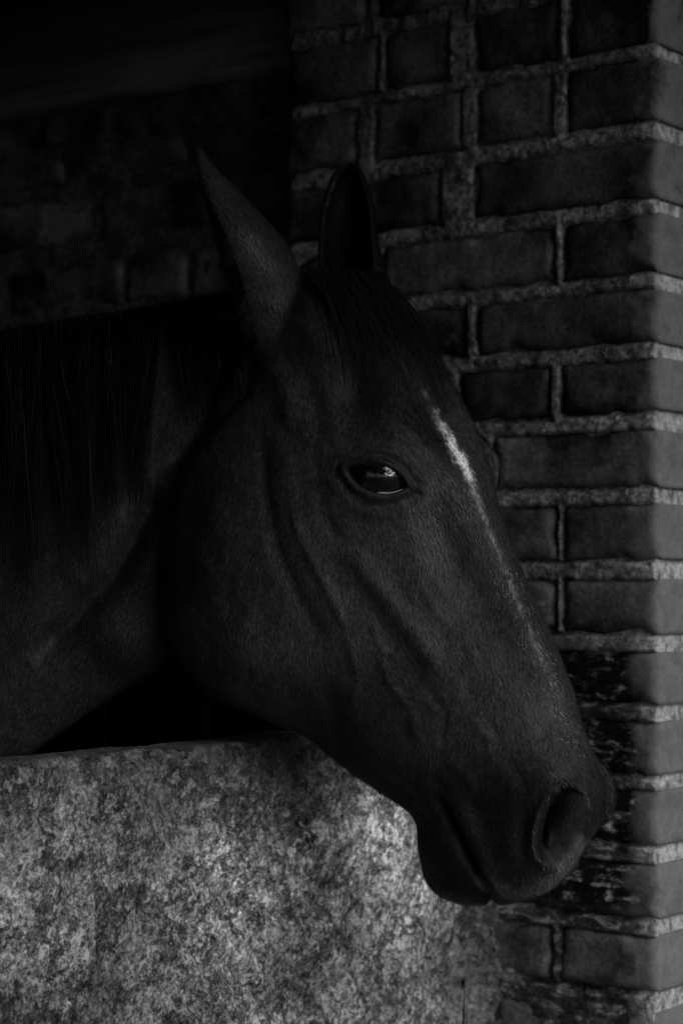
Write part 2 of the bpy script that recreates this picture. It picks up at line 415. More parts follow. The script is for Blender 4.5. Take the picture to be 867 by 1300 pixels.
sc3 = mc.n('ShaderNodeVectorMath', operation='SCALE'); mc.l(nz3.outputs['Color'], sc3.inputs[0]); sc3.inputs['Scale'].default_value = .02
mc.l(mc.pos(), wv.inputs[0]); mc.l(sc3.outputs[0], wv.inputs[1]); mc.l(wv.outputs[0], vp.inputs['Vector']); vp.inputs['Scale'].default_value = 75
ck = mc.math('MULTIPLY', mc.ramp(vp.outputs['Distance'], (.16, 1.), (.30, 0.)), mc.ramp(mc.noise(20, 4, .6), (.48, 0.), (.58, 1.)))
v = mc.mix(mc.math('MULTIPLY', ck, .7), v, .05)
white = mc.math('MULTIPLY', mc.ramp(mc.noise(48, 6, .72), (.60, 0.), (.64, 1.)), mc.ramp(mc.noise(6, 3, .5), (.48, 0.), (.60, 1.)))
v = mc.mix(mc.math('MULTIPLY', white, .85), v, .80)
uq = mc.dot(tuple(-D2), float(Q @ D2))
ga = mc.math('POWER', mc.math('DIVIDE', mc.math('SUBTRACT', uq, .23), .17), 2.0); gb = mc.math('POWER', mc.math('DIVIDE', mc.math('SUBTRACT', z, 1.02), .075), 2.0)
wear_lift = mc.math('POWER', 2.718, mc.math('MULTIPLY', mc.math('ADD', ga, gb), -1.0))
v = mc.math('MULTIPLY', v, mc.math('ADD', mc.math('MULTIPLY', wear_lift, 2.2), .74))  # worn pale patch, brightened further against the horse's shadow
c2 = mc.n('ShaderNodeTexVoronoi', feature='DISTANCE_TO_EDGE'); w2 = mc.n('ShaderNodeVectorMath', operation='ADD'); n2_ = mc.n('ShaderNodeTexNoise'); mc.l(mc.pos(), n2_.inputs['Vector']); n2_.inputs['Scale'].default_value = 9; n2_.inputs['Detail'].default_value = 9; n2_.inputs['Roughness'].default_value = .7
s2_ = mc.n('ShaderNodeVectorMath', operation='SCALE'); mc.l(n2_.outputs['Color'], s2_.inputs[0]); s2_.inputs['Scale'].default_value = .22
mc.l(mc.pos(), w2.inputs[0]); mc.l(s2_.outputs[0], w2.inputs[1]); mc.l(w2.outputs[0], c2.inputs['Vector']); c2.inputs['Scale'].default_value = 9
crk = mc.math('MULTIPLY', mc.ramp(c2.outputs['Distance'], (.0, 1.), (.03, 0.)), mc.ramp(mc.noise(7, 5, .6), (.50, 0.), (.56, 1.)))
v = mc.mix(mc.math('MULTIPLY', crk, .8), v, .03)
# darker band along the top edge
eb = mc.math('ADD', z, mc.math('MULTIPLY', mc.math('SUBTRACT', mc.noise(10, 5, .6), .5), .12))
zr = mc.n('ShaderNodeMapRange'); mc.l(eb, zr.inputs[0]); zr.inputs[1].default_value = 1.04; zr.inputs[2].default_value = 1.14; zr.inputs[3].default_value = 0.; zr.inputs[4].default_value = 1.
v = mc.mix(mc.math('MULTIPLY', zr.outputs[0], .78), v, .05)
# darker end against the brick jamb
uq = mc.dot(tuple(-D2), float(Q @ D2))
du = mc.math('ADD', uq, mc.math('MULTIPLY', mc.math('SUBTRACT', mc.noise(14, 5, .6), .5), .12))
dm = mc.ramp(du, (.03, 1.), (.10, 0.))
v = mc.mix(mc.math('MULTIPLY', dm, .55), v, .06)
mc.base(v)
h = mc.math('ADD', mc.math('MULTIPLY', n_mid, 1.0), mc.math('MULTIPLY', n_fin, .5)); h = mc.math('SUBTRACT', h, mc.math('MULTIPLY', ck, .5)); h = mc.math('ADD', h, mc.math('MULTIPLY', mc.ramp(lay, (.47, 0.), (.52, 1.)), .7)); h = mc.math('SUBTRACT', h, mc.math('MULTIPLY', lip, .5))
mc.bump(h, 1.0, .006)
WT = ZC - .1515
ul = np.concatenate([np.arange(-.006, .80, .0028), np.arange(.80, 1.5, .02)])
zl = np.concatenate([np.arange(0, .84, .03), np.arange(.84, WT - .006, .0028)])
A, B = np.meshgrid(ul, zl, indexing='ij'); p = np.stack([A.ravel(), B.ravel(), np.full(A.size, 2.)], -1)
rf = fbm(p, 14, 5, 50).reshape(A.shape); rg = fbm(p, 85, 3, 60).reshape(A.shape)
pits = np.clip(fbm(p, 32, 3, 70).reshape(A.shape) - .35, 0, 1)
W = rf * .0050 + rg * .0016 - pits * .013
topn = fbm(np.stack([ul, 0 * ul, 0 * ul], -1), 16, 4, 90) * .0012
rows = [np.concatenate([B[:, -1:] * 0 + WT + topn[:, None] - .0035]), ]
def q_pt(a, w_, zv): 
    P = Q[None] + (-D2)[None] * a[:, None] + N2[None] * w_[:, None]; P[:, 2] = zv; return P
front = Q[None, None] + A[..., None] * (-D2) + W[..., None] * N2; front[..., 2] = B
cols = [front[:, j] for j in range(len(zl))]
TH = .062
wl = W[:, -1]
cols.append(q_pt(ul, wl - .0015, WT + topn - .002)); cols.append(q_pt(ul, wl - .006, WT + topn + .0008))
for t_ in np.linspace(.012, TH - .006, 16):
    nn = fbm(np.stack([ul, 0 * ul + t_, 0 * ul], -1), 25, 4, 95) * .0012
    cols.append(q_pt(ul, 0 * ul - t_, WT + topn + .001 + nn))
cols.append(q_pt(ul, 0 * ul - TH, WT - .006 + 0 * ul)); cols.append(q_pt(ul, 0 * ul - TH, 0 * ul))
V = np.stack(cols, 1); nn_ = V.shape
us = np.arange(.0, .13, .003); zs = zl[zl > .3]
As, Bs = np.meshgrid(us, zs, indexing='ij'); ps = np.stack([As.ravel(), Bs.ravel(), np.full(As.size, 4.)], -1)
nzz = (fbm(ps, 22, 5, 150)).reshape(As.shape); fillet = .015 * np.exp(-As / .014)
Ws = .0048 + fillet + nzz * .0040 - As * .17 + fbm(ps, 90, 3, 160).reshape(As.shape) * .0009
Ws = np.where(Bs > 1.09, Ws - (Bs - 1.09) * .15, Ws)
JS = Q[None, None] + As[..., None] * (-D1) + Ws[..., None] * N1; JS[..., 2] = Bs
Vs = JS.reshape(-1, 3); Fs = orient(Vs, grid_faces(*As.shape), N1) + nn_[0] * nn_[1]
hw = put('half_wall', np.concatenate([V.reshape(-1, 3), Vs]), np.concatenate([orient(V.reshape(-1, 3), grid_faces(nn_[0], nn_[1]), N2), Fs]), mc.m)
hw['label'] = 'rough grey cement rendered half wall the horse leans its head over'; hw['category'] = 'wall'

# ------------------------------------------------------------------ rest of the building and the yard
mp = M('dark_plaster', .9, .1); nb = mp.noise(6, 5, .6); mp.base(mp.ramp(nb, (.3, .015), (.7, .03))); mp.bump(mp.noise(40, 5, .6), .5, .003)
def prism(name, pts, z0, z1, mat, parent=None, label=None, cat=None, kind=None):
    n = len(pts); V = [(x, y, z0) for x, y in pts] + [(x, y, z1) for x, y in pts]
    bm = bmesh.new(); vs = [bm.verts.new(v) for v in V]
    bm.faces.new(vs[:n]); bm.faces.new(vs[n:])
    for i in range(n): bm.faces.new([vs[i], vs[(i + 1) % n], vs[n + (i + 1) % n], vs[n + i]])
    bmesh.ops.recalc_face_normals(bm, faces=bm.faces)
    bmesh.ops.bevel(bm, geom=bm.edges[:], offset=.006, segments=1, affect='EDGES')
    me = bpy.data.meshes.new(name); bm.to_mesh(me); bm.free(); me.materials.append(mat)
    o = bpy.data.objects.new(name, me); C.objects.link(o)
    if parent: under(o, parent)
    if label: o['label'] = label
    if cat: o['category'] = cat
    if kind: o['kind'] = kind
    return o
def P2d(u2, w_): v = Q - D2 * u2 + N2 * w_; return (v[0], v[1])     # u2 along the half wall to the left, w outwards
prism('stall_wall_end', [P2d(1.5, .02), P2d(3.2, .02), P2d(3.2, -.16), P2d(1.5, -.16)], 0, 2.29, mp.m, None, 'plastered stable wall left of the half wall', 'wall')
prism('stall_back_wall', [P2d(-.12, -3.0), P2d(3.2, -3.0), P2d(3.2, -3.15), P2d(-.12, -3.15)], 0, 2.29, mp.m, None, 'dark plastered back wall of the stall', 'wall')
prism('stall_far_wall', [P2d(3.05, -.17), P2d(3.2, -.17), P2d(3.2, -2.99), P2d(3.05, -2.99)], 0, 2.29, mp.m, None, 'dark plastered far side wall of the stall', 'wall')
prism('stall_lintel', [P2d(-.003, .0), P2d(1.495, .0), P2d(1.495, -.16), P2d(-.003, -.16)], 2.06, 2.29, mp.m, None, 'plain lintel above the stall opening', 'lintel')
prism('stable_roof', [P2d(-1.2, 1.55), P2d(3.6, 1.55), P2d(3.6, -3.3), P2d(-1.2, -3.3)], 2.30, 2.40, mw.m, None, 'dark timber roof with deep eaves over the stall', 'roof')
mg = M('yard_earth', .95, .1); g1 = mg.noise(2, 8, .6); mg.base(mg.ramp(g1, (.3, .06), (.7, .12))); mg.bump(mg.noise(30, 6, .6), .6, .01)
gv = []; n = 41
lin = np.sign(np.linspace(-1, 1, n)) * np.abs(np.linspace(-1, 1, n)) ** 4 * 1000
A, B = np.meshgrid(lin, lin, indexing='ij')
gd = put('ground', np.stack([A.ravel(), B.ravel(), 0 * A.ravel()], -1), grid_faces(n, n), mg.m, smooth=False); gd['kind'] = 'structure'

mb = M('bark', .9, .1); mb.base(mb.ramp(mb.noise(12, 5, .6), (.3, .08), (.7, .16)))
ml = M('leaves', .6, .3); ml.base(ml.ramp(mb and ml.noise(3, 3), (.3, .05), (.7, .11)))
def tree(x, y, hgt, cr, label, sd, nl=14000):  # unseen trees, added to break up the eye reflection and the sunlight
    rr_ = np.random.default_rng(sd); root = empty('added_tree', (x, y, 0), label, 'tree', 'trees added out of view')
    bpy.context.view_layer.update()
    Vt = []; Ft = []; off = 0
    def limb(p0, p1, r0, r1):
        nonlocal off
        k = 6; n_ = 8; t = np.linspace(0, 1, k)[:, None]; c_ = p0 + (p1 - p0) * t; c_ = c_ + rr_.normal(0, .04, c_.shape) * np.sin(np.pi * t) * 2
        ph = np.linspace(0, 2 * np.pi, n_, endpoint=False); T = (p1 - p0) / np.linalg.norm(p1 - p0); s1 = np.cross(T, [.3, .9, .1]); s1 /= np.linalg.norm(s1); s2 = np.cross(T, s1)
        rad_ = (r0 + (r1 - r0) * t)
        v = (c_[:, None] + (np.cos(ph)[None, :, None] * s1 + np.sin(ph)[None, :, None] * s2) * rad_[:, None]).reshape(-1, 3)
        f = grid_faces(k, n_); i = np.arange(k - 1) * n_; f = np.concatenate([f, np.stack([i + n_ - 1, i + 2 * n_ - 1, i + n_, i], -1)])
        Vt.append(v); Ft.append(f + off); off += len(v)
    P0 = np.array([x, y, 0.]); T1 = np.array([x, y, hgt * .55]); limb(P0, T1, .22, .12); cl = []
    for i in range(9):
        a_ = rr_.uniform(0, 6.28); s0 = P0 + (T1 - P0) * rr_.uniform(.6, 1); e_ = T1 + np.array([math.cos(a_) * cr * rr_.uniform(.4, .9), math.sin(a_) * cr * rr_.uniform(.4, .9), rr_.uniform(0, hgt * .4)])
        limb(s0, e_, .07, .015); cl.append(e_)
        for j in range(4): cl.append(e_ + rr_.normal(0, cr * .25, 3))
    under(put('trunk', np.concatenate(Vt), np.concatenate(Ft), mb.m), root)
    cl = np.array(cl); n_ = nl; c_ = cl[rr_.integers(0, len(cl), n_)] + rr_.normal(0, cr * .16, (n_, 3)); a_ = rr_.normal(0, 1, (n_, 3)); b_ = rr_.normal(0, 1, (n_, 3))
    a_ *= .09 / np.linalg.norm(a_, axis=1)[:, None]; b_ *= .06 / np.linalg.norm(b_, axis=1)[:, None]
    v = np.stack([c_ - a_, c_ + b_, c_ + a_, c_ - b_], 1).reshape(-1, 3)
    cr_ = put('crown', v, np.arange(n_ * 4).reshape(-1, 4), ml.m, smooth=False); cr_['kind'] = 'stuff'; under(cr_, root)
tree(-1.6, -9, 6.6, 2.2, 'broad leafy tree added out of view to break the eye reflection', 1)
tree(3.4, -11, 7.6, 2.5, 'taller leafy tree added out of view to break the eye reflection', 2)
tree(6.3, -8.6, 6.2, 1.9, 'thin leafy tree added out of view to break the eye highlight', 5, 3500)
tree(2.0, -14, 7.0, 2.4, 'smaller leafy tree added out of view to break the eye reflection', 3)

# ------------------------------------------------------------------ THE HORSE
PSI = R(22)
HX = np.array([math.cos(PSI), -math.sin(PSI), 0]); LN = np.array([-math.sin(PSI), -math.cos(PSI), 0]); UPV = np.array([0, 0, 1.])
H0 = px2((480, 750), 2.0)
def onplane(p):
    r = np.array([(p[0] - CX) / FPX, 1, (CY - p[1]) / FPX]); cam0 = np.array([0, 0, ZC])
    t = ((H0 - cam0) @ LN) / (r @ LN); return cam0 + r * t
def onplane_at(p, l_):
    r = np.array([(p[0] - CX) / FPX, 1, (CY - p[1]) / FPX]); cam0 = np.array([0, 0, ZC])
    return cam0 + r * (((H0 - cam0) @ LN + l_) / (r @ LN))
def catmull(arr, n):
    arr = np.asarray(arr, float); m = len(arr); e = np.concatenate([[2 * arr[0] - arr[1]], arr, [2 * arr[-1] - arr[-2]]])
    t = np.linspace(0, m - 1, n); i = np.minimum(t.astype(int), m - 2); f = (t - i)[:, None]
    p0, p1, p2, p3 = e[i], e[i + 1], e[i + 2], e[i + 3]
    return .5 * (2 * p1 + (p2 - p0) * f + (2 * p0 - 5 * p1 + 4 * p2 - p3) * f ** 2 + (3 * p1 - p0 - 3 * p2 + p3) * f ** 3)
TK = np.array([0, .15, .3, .5, .7, .85, 1.])
def loft(st, n, nth, power, capk=(True, True), fit=True):
    """st rows: Fx,Fy,Bx,By, then half widths (mm) at the TK positions"""
    G = catmull(st, n)
    th = np.linspace(0, np.pi, nth); t = (1 - np.cos(th)) / 2
    sh = (1 - np.abs(2 * t - 1) ** power) ** .5
    rings = []
    for g in G:
        Fp, Bp = g[:2], g[2:4]; e = (Fp - Bp) / np.linalg.norm(Fp - Bp)
        wv_ = np.interp(t, TK, g[4:]) 
        ww = np.convolve(np.pad(wv_, 6, 'edge'), np.ones(13) / 13, 'valid') * sh / 1000
        f, b = Fp.copy(), Bp.copy()
        for it in range(5 if fit else 1):
            F3, B3 = onplane(f), onplane(b)
            mid = F3[None] + (B3 - F3)[None] * t[:, None]
            near = mid + LN[None] * ww[:, None]; far = mid - LN[None] * ww[:, None]
            ring = np.concatenate([near, far[-2:0:-1]])
            if fit:
                q = proj(ring) @ e
                f = f - e * (q.max() - Fp @ e) * .9; b = b - e * (q.min() - Bp @ e) * .9
        rings.append(ring)
    rings = np.array(rings); m = rings.shape[1]
    V = rings.reshape(-1, 3); F = grid_faces(len(G), m)     # open along the ring index; close below
    i = np.arange(len(G) - 1) * m
    close = np.stack([i + m - 1, i + m - 1 + m, i + m, i], -1)
    F = np.concatenate([F, close])
    c0, c1 = rings[0].mean(0), rings[-1].mean(0)
    V = np.concatenate([V, [c0], [c1]]); k0, k1 = len(V) - 2, len(V) - 1
    j = np.arange(m); jn = (j + 1) % m
    tri0 = np.stack([j, jn, np.full(m, k0), np.full(m, k0)], -1); off = (len(G) - 1) * m
    tri1 = np.stack([jn + off, j + off, np.full(m, k1), np.full(m, k1)], -1)
    return V, F, np.concatenate([tri0, tri1])[:, :3]

head_st = [
 # Fx   Fy    Bx   By    w at t=0 .15 .3 .5 .7 .85 1
 [424, 345, 352, 402,   40, 46, 50, 50, 46, 40, 34],
 [462, 350, 318, 445,   50, 62, 66, 64, 56, 48, 40],
 [502, 376, 262, 545,   60, 78, 82, 78, 70, 62, 52],
 [538, 415, 218, 622,   62, 84, 90, 86, 80, 72, 58],
 [567, 472, 203, 690,   64, 88, 95, 90, 86, 80, 64],
 [597, 530, 204, 762,   66, 92, 99, 92, 87, 81, 66],
 [621, 590, 222, 825,   64, 90, 98, 90, 85, 80, 66],
 [637, 662, 268, 880,   52, 72, 80, 82, 78, 73, 60],
 [664, 738, 328, 908,   44, 58, 68, 72, 69, 60, 46],
 [692, 800, 388, 936,   40, 52, 60, 63, 56, 42, 28],
 [715, 860, 440, 978,   38, 49, 55, 57, 50, 38, 26],
 [737, 918, 488, 1012,  38, 50, 54, 54, 46, 36, 26],
 [755, 965, 524, 1040,  42, 55, 56, 52, 44, 34, 26],
 [768, 1006, 531, 1080, 46, 58, 58, 50, 42, 33, 26],
 [756, 1050, 538, 1112, 44, 56, 54, 47, 40, 32, 26],
 [736, 1084, 556, 1134, 40, 50, 48, 43, 37, 30, 24],
 [718, 1110, 582, 1145, 34, 44, 43, 38, 33, 27, 22],
 [696, 1130, 606, 1149, 18, 28, 30, 28, 24, 20, 14],
 [672, 1139, 632, 1147, 5, 8, 10, 10, 8, 6, 4]]
neck_st = [
 [432, 345, 372, 600,   30, 34, 40, 44, 44, 40, 30],
 [372, 352, 290, 740,   28, 36, 46, 52, 52, 46, 34],
 [280, 372, 208, 838,   28, 40, 54, 62, 62, 54, 38],
 [180, 392, 130, 893,   30, 44, 60, 72, 70, 60, 42],
 [70,  408, 52, 948,    32, 48, 66, 80, 80, 68, 48],
 [-60, 428, -40, 1012,  34, 52, 74, 92, 94, 82, 56],
 [-230, 452, -150, 1100, 38, 60, 88, 112, 118, 104, 70],
 [-430, 478, -280, 1215, 46, 80, 118, 150, 160, 140, 90],
 [-640, 492, -430, 1330, 60, 110, 160, 200, 210, 180, 110]]
def join(parts):
    V = []; F4 = []; F3 = []; o = 0
    for v, f4, f3 in parts:
        V.append(v); F4.append(np.asarray(f4) + o); F3.append(np.asarray(f3) + o); o += len(v)
    return np.concatenate(V), np.concatenate(F4), np.concatenate(F3)
# ears: a curled shell, its section a horseshoe, narrowing to the tip
def ear(path_px, widths, depth_off, open_dir, lat, thick=.0055, nphi=36, curl=132, dfac=1.1):
    """path in photo pixels from base to tip; lat = sideways offset from the head plane; open_dir: direction the cup opens to"""
    pts = catmull(np.array([np.concatenate([onplane_at(p, l_), [w_]]) for (p, l_, w_) in zip(path_px, lat, widths)]), 40)
    cen = pts[:, :3]; wd = pts[:, 3] / 1000
    tan = np.gradient(cen, axis=0); tan /= np.linalg.norm(tan, axis=1)[:, None]
    od = np.asarray(open_dir, float); V = []
    for i in range(40):
        T = tan[i]; O_ = od - T * (od @ T); O_ /= np.linalg.norm(O_); Sd = np.cross(T, O_)
        k = i / 39
        cr = R(curl * (1 - .25 * math.sin(math.pi * k)))
        ph = np.linspace(-cr, cr, nphi)
        rr = wd[i]
        outer = cen[i][None] + (-np.cos(ph))[:, None] * O_ * rr * dfac + np.sin(ph)[:, None] * Sd * rr
        ri = max(rr - thick, rr * .35)
        inner = cen[i][None] + (-np.cos(ph))[:, None] * O_ * ri * dfac + np.sin(ph)[:, None] * Sd * ri
        V.append(np.concatenate([outer, inner[::-1]]))
    V = np.array(V); m = V.shape[1]; F = grid_faces(40, m); i = np.arange(39) * m
    F = np.concatenate([F, np.stack([i + m - 1, i + 2 * m - 1, i + m, i], -1)])
    V = V.reshape(-1, 3); off = 39 * m
    # caps between outer and inner walls
    capq = []
    for q in range(nphi - 1):
        capq.append([q + 1, q, m - 1 - q, m - 2 - q]); capq.append([off + q, off + q + 1, off + m - 2 - q, off + m - 1 - q])
    return V, np.concatenate([F, np.array(capq)]), np.zeros((0, 3), int)
ear_near = ear([(360, 432), (341, 404), (322, 372), (300, 330), (282, 287), (268, 247), (259, 220), (252, 190)], [36, 43, 46, 44, 34, 21, 11.5, 3], 0,
               (-.96, -.10, .10), [.018, .040, .054, .062, .066, .070, .072, .072])
ear_far = ear([(450, 400), (446, 350), (441, 305), (440, 268), (441, 240), (443, 220), (444, 206)], [30, 33, 31, 28, 22, 15, 3], 0,
              (-.35, -.85, .1), [-.050, -.062, -.070, -.076, -.080, -.082, -.082])
Vh, Fh4, Fh3 = join([loft(head_st, 260, 120, 4.2), loft(neck_st, 220, 110, 2.6, fit=True), ear_near, ear_far])
tmp = bpy.data.meshes.new('tmp')
allf = [tuple(f) for f in Fh4.tolist()] + [tuple(f) for f in Fh3.tolist()]
tmp.from_pydata(Vh.tolist(), [], allf); tmp.update()
to = bpy.data.objects.new('tmp', tmp); C.objects.link(to)
bmn = bmesh.new(); bmn.from_mesh(tmp)
# every closed island must point outwards for the union
bmesh.ops.recalc_face_normals(bmn, faces=bmn.faces); bmn.to_mesh(tmp); bmn.free()
VOX = .0017
md = to.modifiers.new('r', 'REMESH'); md.mode = 'VOXEL'; md.voxel_size = VOX; md.adaptivity = 0
bpy.context.view_layer.update()
dg = bpy.context.evaluated_depsgraph_get(); ev = to.evaluated_get(dg); em = ev.to_mesh()
nv = len(em.vertices); V = np.empty(nv * 3, np.float32); em.vertices.foreach_get('co', V); V = V.reshape(-1, 3).astype(float)
nf = len(em.polygons); lt = np.empty(nf, np.int32); em.polygons.foreach_get('loop_total', lt)
li = np.empty(len(em.loops), np.int32); em.loops.foreach_get('vertex_index', li)
ne = len(em.edges); Eg = np.empty(ne * 2, np.int32); em.edges.foreach_get('vertices', Eg); Eg = Eg.reshape(-1, 2)
assert (lt == 4).all()
Fq = li.reshape(-1, 4).copy()
ev.to_mesh_clear(); bpy.data.objects.remove(to)
deg = np.bincount(Eg.ravel(), minlength=nv).astype(float)
def lap(X):
    r = np.zeros_like(X)
    for a, b in ((0, 1), (1, 0)):
        if X.ndim == 1: r += np.bincount(Eg[:, a], X[Eg[:, b]], minlength=nv)
        else:
            for c_ in range(X.shape[1]): r[:, c_] += np.bincount(Eg[:, a], X[Eg[:, b], c_], minlength=nv)
    return r / (deg[:, None] if X.ndim > 1 else deg)
def normals(V):
    fn = np.cross(V[Fq[:, 2]] - V[Fq[:, 0]], V[Fq[:, 3]] - V[Fq[:, 1]]); N = np.zeros_like(V)
    for c_ in range(4):
        for k in range(3): N[:, k] += np.bincount(Fq[:, c_], fn[:, k], minlength=nv)
    return N / (np.linalg.norm(N, axis=1)[:, None] + 1e-12)
q0 = proj(V); lat0 = (V - H0) @ LN
ear_m = np.clip((365 - q0[:, 1] + np.where(q0[:, 0] < 400, 0, -20)) / 30, 0, 1)        # keep the thin ears from melting
for it in range(26):
    L_ = lap(V); k = (.6 if it % 2 == 0 else -.58) if it >= 14 else .5
    V = V + (L_ - V) * (k * (1 - ear_m * (.8 if it < 14 else 0)))[:, None]
rt = 1.3 * np.exp(-((q0[:, 0] - 350) / 58) ** 2 - ((q0[:, 1] - 425) / 40) ** 2) * ((V - H0) @ LN > -.02) + np.exp(-((q0[:, 0] - 440) / 50) ** 2 - ((q0[:, 1] - 350) / 26) ** 2)
rt = np.clip(rt, 0, 1)[:, None]
for it in range(140): V = V + (lap(V) - V) * .5 * rt
# fill the crease where ears and throat meet the head: extra smoothing there
# --- sculpting: strokes given on the near side, mirrored to the far side
lat = (V - H0) @ LN
mir = V + LN[None] * (np.abs(lat) - lat)[:, None]           # far points take the stroke of their mirror image
qm = proj(mir)
N = normals(V)
sidef = np.clip(np.abs(lat) / .018, 0, 1)
def seg_dist(q, pl):
    best = np.full(len(q), 1e9); along = np.zeros(len(q)); pl = np.asarray(pl, float); tot = len(pl) - 1
    for i in range(tot):
        a, b = pl[i, :2], pl[i + 1, :2]; ab = b - a; t = np.clip(((q - a) @ ab) / (ab @ ab), 0, 1)
        d = np.linalg.norm(q - a - t[:, None] * ab, axis=1); m = d < best; best[m] = d[m]; along[m] = (i + t[m]) / tot
    return best, along
disp = np.zeros(nv)
nwarp = np.stack([fbm(V, 9, 3, 1), fbm(V, 9, 3, 5)], -1) * 5
def stroke(pl, sig, amp, taper=.15, q=None):
    global disp
    d, s = seg_dist(qm if q is None else q, pl); s_ = np.clip(np.minimum(s, 1 - s) / max(taper, 1e-3), 0, 1) if len(pl) > 1 and taper > 0 else 1
    disp += amp / 1000 * np.exp(-(d / sig) ** 2) * (s_ * .85 + .15 if taper > 0 else 1)
def blob(x, y, sx, sy, amp, rot=0):
    global disp
    c_, s_ = math.cos(R(rot)), math.sin(R(rot)); dx, dy = qm[:, 0] - x, qm[:, 1] - y
    a = (dx * c_ + dy * s_) / sx; b = (-dx * s_ + dy * c_) / sy
    disp += amp / 1000 * np.exp(-(a * a + b * b))
qn = qm; qm = qn + nwarp * .6
# big forms
blob(478, 600, 62, 52, 9)                 # orbit
blob(505, 548, 52, 20, 7, 35)             # brow ridge
blob(455, 500, 34, 40, -12, -20)          # hollow above the eye
blob(405, 420, 30, 50, 6, -20)            # temple muscle
blob(300, 730, 85, 110, 8)                # cheek
blob(330, 840, 60, 40, 5)
blob(250, 640, 30, 70, -4, 20)
blob(575, 700, 26, 95, -7, -22)           # hollow along the nose
blob(640, 870, 30, 80, 3, -22)
blob(560, 930, 50, 60, -4)
blob(470, 960, 40, 20, 3, 35)
stroke([(620, 640), (660, 745), (700, 840), (722, 910)], 14, 3)        # edge of the nasal bone
stroke([(438, 692), (480, 745), (528, 805), (560, 850)], 15, 4.5)      # facial crest
stroke([(440, 735), (500, 815), (540, 880)], 18, -2.2)
stroke([(330, 545), (338, 620), (352, 690), (380, 760), (415, 815)], 10, -3.2)     # front edge of the cheek muscle
stroke([(352, 540), (366, 610), (384, 680), (412, 745), (445, 800)], 12, 2)
stroke([(395, 560), (402, 600), (410, 650), (430, 700)], 10, -2)
stroke([(385, 470), (400, 520), (405, 560)], 12, -3)
stroke([(345, 450), (362, 500), (372, 540)], 14, 4)
stroke([(408, 860), (430, 930), (480, 985), (530, 1020)], 12, -4)                # above the jaw bone
# veins and folds
for pl, a, sg in (([(470, 782), (482, 820), (500, 832), (518, 812)], 2.2, 5), ([(482, 822), (492, 862), (520, 900), (530, 950)], 2.0, 6),
              ([(533, 735), (556, 780), (590, 812), (606, 850)], 1.6, 6), ([(440, 800), (455, 850), (448, 900)], 2.0, 6),
              ([(600, 905), (622, 940), (618, 980)], 1.6, 7), ([(560, 960), (590, 985), (604, 1010)], 1.5, 7),
              ([(370, 640), (392, 700), (428, 770), (440, 800)], 1.6, 5), ([(540, 870), (562, 905), (556, 950)], -1.8, 6),
              ([(640, 960), (660, 985), (668, 1015)], -2., 7), ([(590, 850), (600, 905), (640, 940)], -1.5, 8)):
    stroke(pl, sg * .95, a * .72)
# neck
stroke([(40, 838), (85, 800), (140, 735), (178, 660), (200, 610)], 19, -18)
blob(160, 815, 44, 34, 11, 30); blob(60, 700, 40, 120, 5, 15); blob(150, 600, 30, 90, 4, 20)
stroke([(205, 600), (250, 555), (300, 500), (322, 450)], 12, -7)
qm = qn
# mouth, chin and nose
blob(568, 1090, 26, 36, 5, -20)
blob(660, 1085, 40, 34, 5)
blob(600, 1030, 26, 40, -2)
stroke([(553, 1012), (566, 1030), (580, 1056), (594, 1084), (606, 1106), (618, 1124), (626, 1140)], 5.5, -11, 0.08)
stroke([(578, 1020), (596, 1052), (613, 1084), (630, 1118)], 11, 5)
stroke([(616, 1118), (650, 1130), (690, 1118), (725, 1088)], 9, 3)
blob(575, 1128, 30, 12, 3)
blob(545, 1075, 14, 30, 2)
stroke([(540, 1010), (552, 1040), (566, 1070)], 7, 1.5)
stroke([(545, 985), (560, 1000), (566, 1012)], 8, -2.5)
# nostril: rim, cavity, inner fold
near_w = np.clip(np.abs(lat) / .02, 0, 1)
rim = [(727, 996), (712, 997), (697, 1008), (685, 1030), (678, 1056), (679, 1080), (688, 1094), (702, 1099), (720, 1085), (738, 1060), (746, 1034), (745, 1012)]
d_r, s_r = seg_dist(qm, rim)
def inside(q, poly):
    poly = np.asarray(poly, float); r = np.zeros(len(q), bool); n_ = len(poly)
    for i in range(n_):
        a, b = poly[i], poly[(i + 1) % n_]
        c_ = ((a[1] > q[:, 1]) != (b[1] > q[:, 1])) & (q[:, 0] < (b[0] - a[0]) * (q[:, 1] - a[1]) / (b[1] - a[1] + 1e-9) + a[0]); r ^= c_
    return r
ins = inside(qm, rim)
rb = np.clip((1.0 - np.abs(s_r - .36) * 1.9), .5, 1)
dn = 4.0 * np.exp(-(d_r / 7.) ** 2) * rb * np.where(ins, .8, 1)
core = np.exp(-(((qm[:, 0] - 698 - (1062 - qm[:, 1]) * .40) / 17) ** 2 + ((qm[:, 1] - 1046) / 40) ** 2))
dn -= np.where(ins, np.clip(d_r / 12, 0, 1) * np.clip((735 - qm[:, 0]) / 30, 0, 1) * 6 + core * 30 * np.clip(d_r / 9, 0, 1), 0)
dn += 7 * np.exp(-(((qm[:, 0] - 703 - (1070 - qm[:, 1]) * .25) / 6) ** 2 + ((qm[:, 1] - 1070) / 15) ** 2))
dn -= 4 * np.exp(-(((qm[:, 0] - 664) / 10) ** 2 + ((qm[:, 1] - 1062) / 34) ** 2))
disp += dn / 1000 * near_w
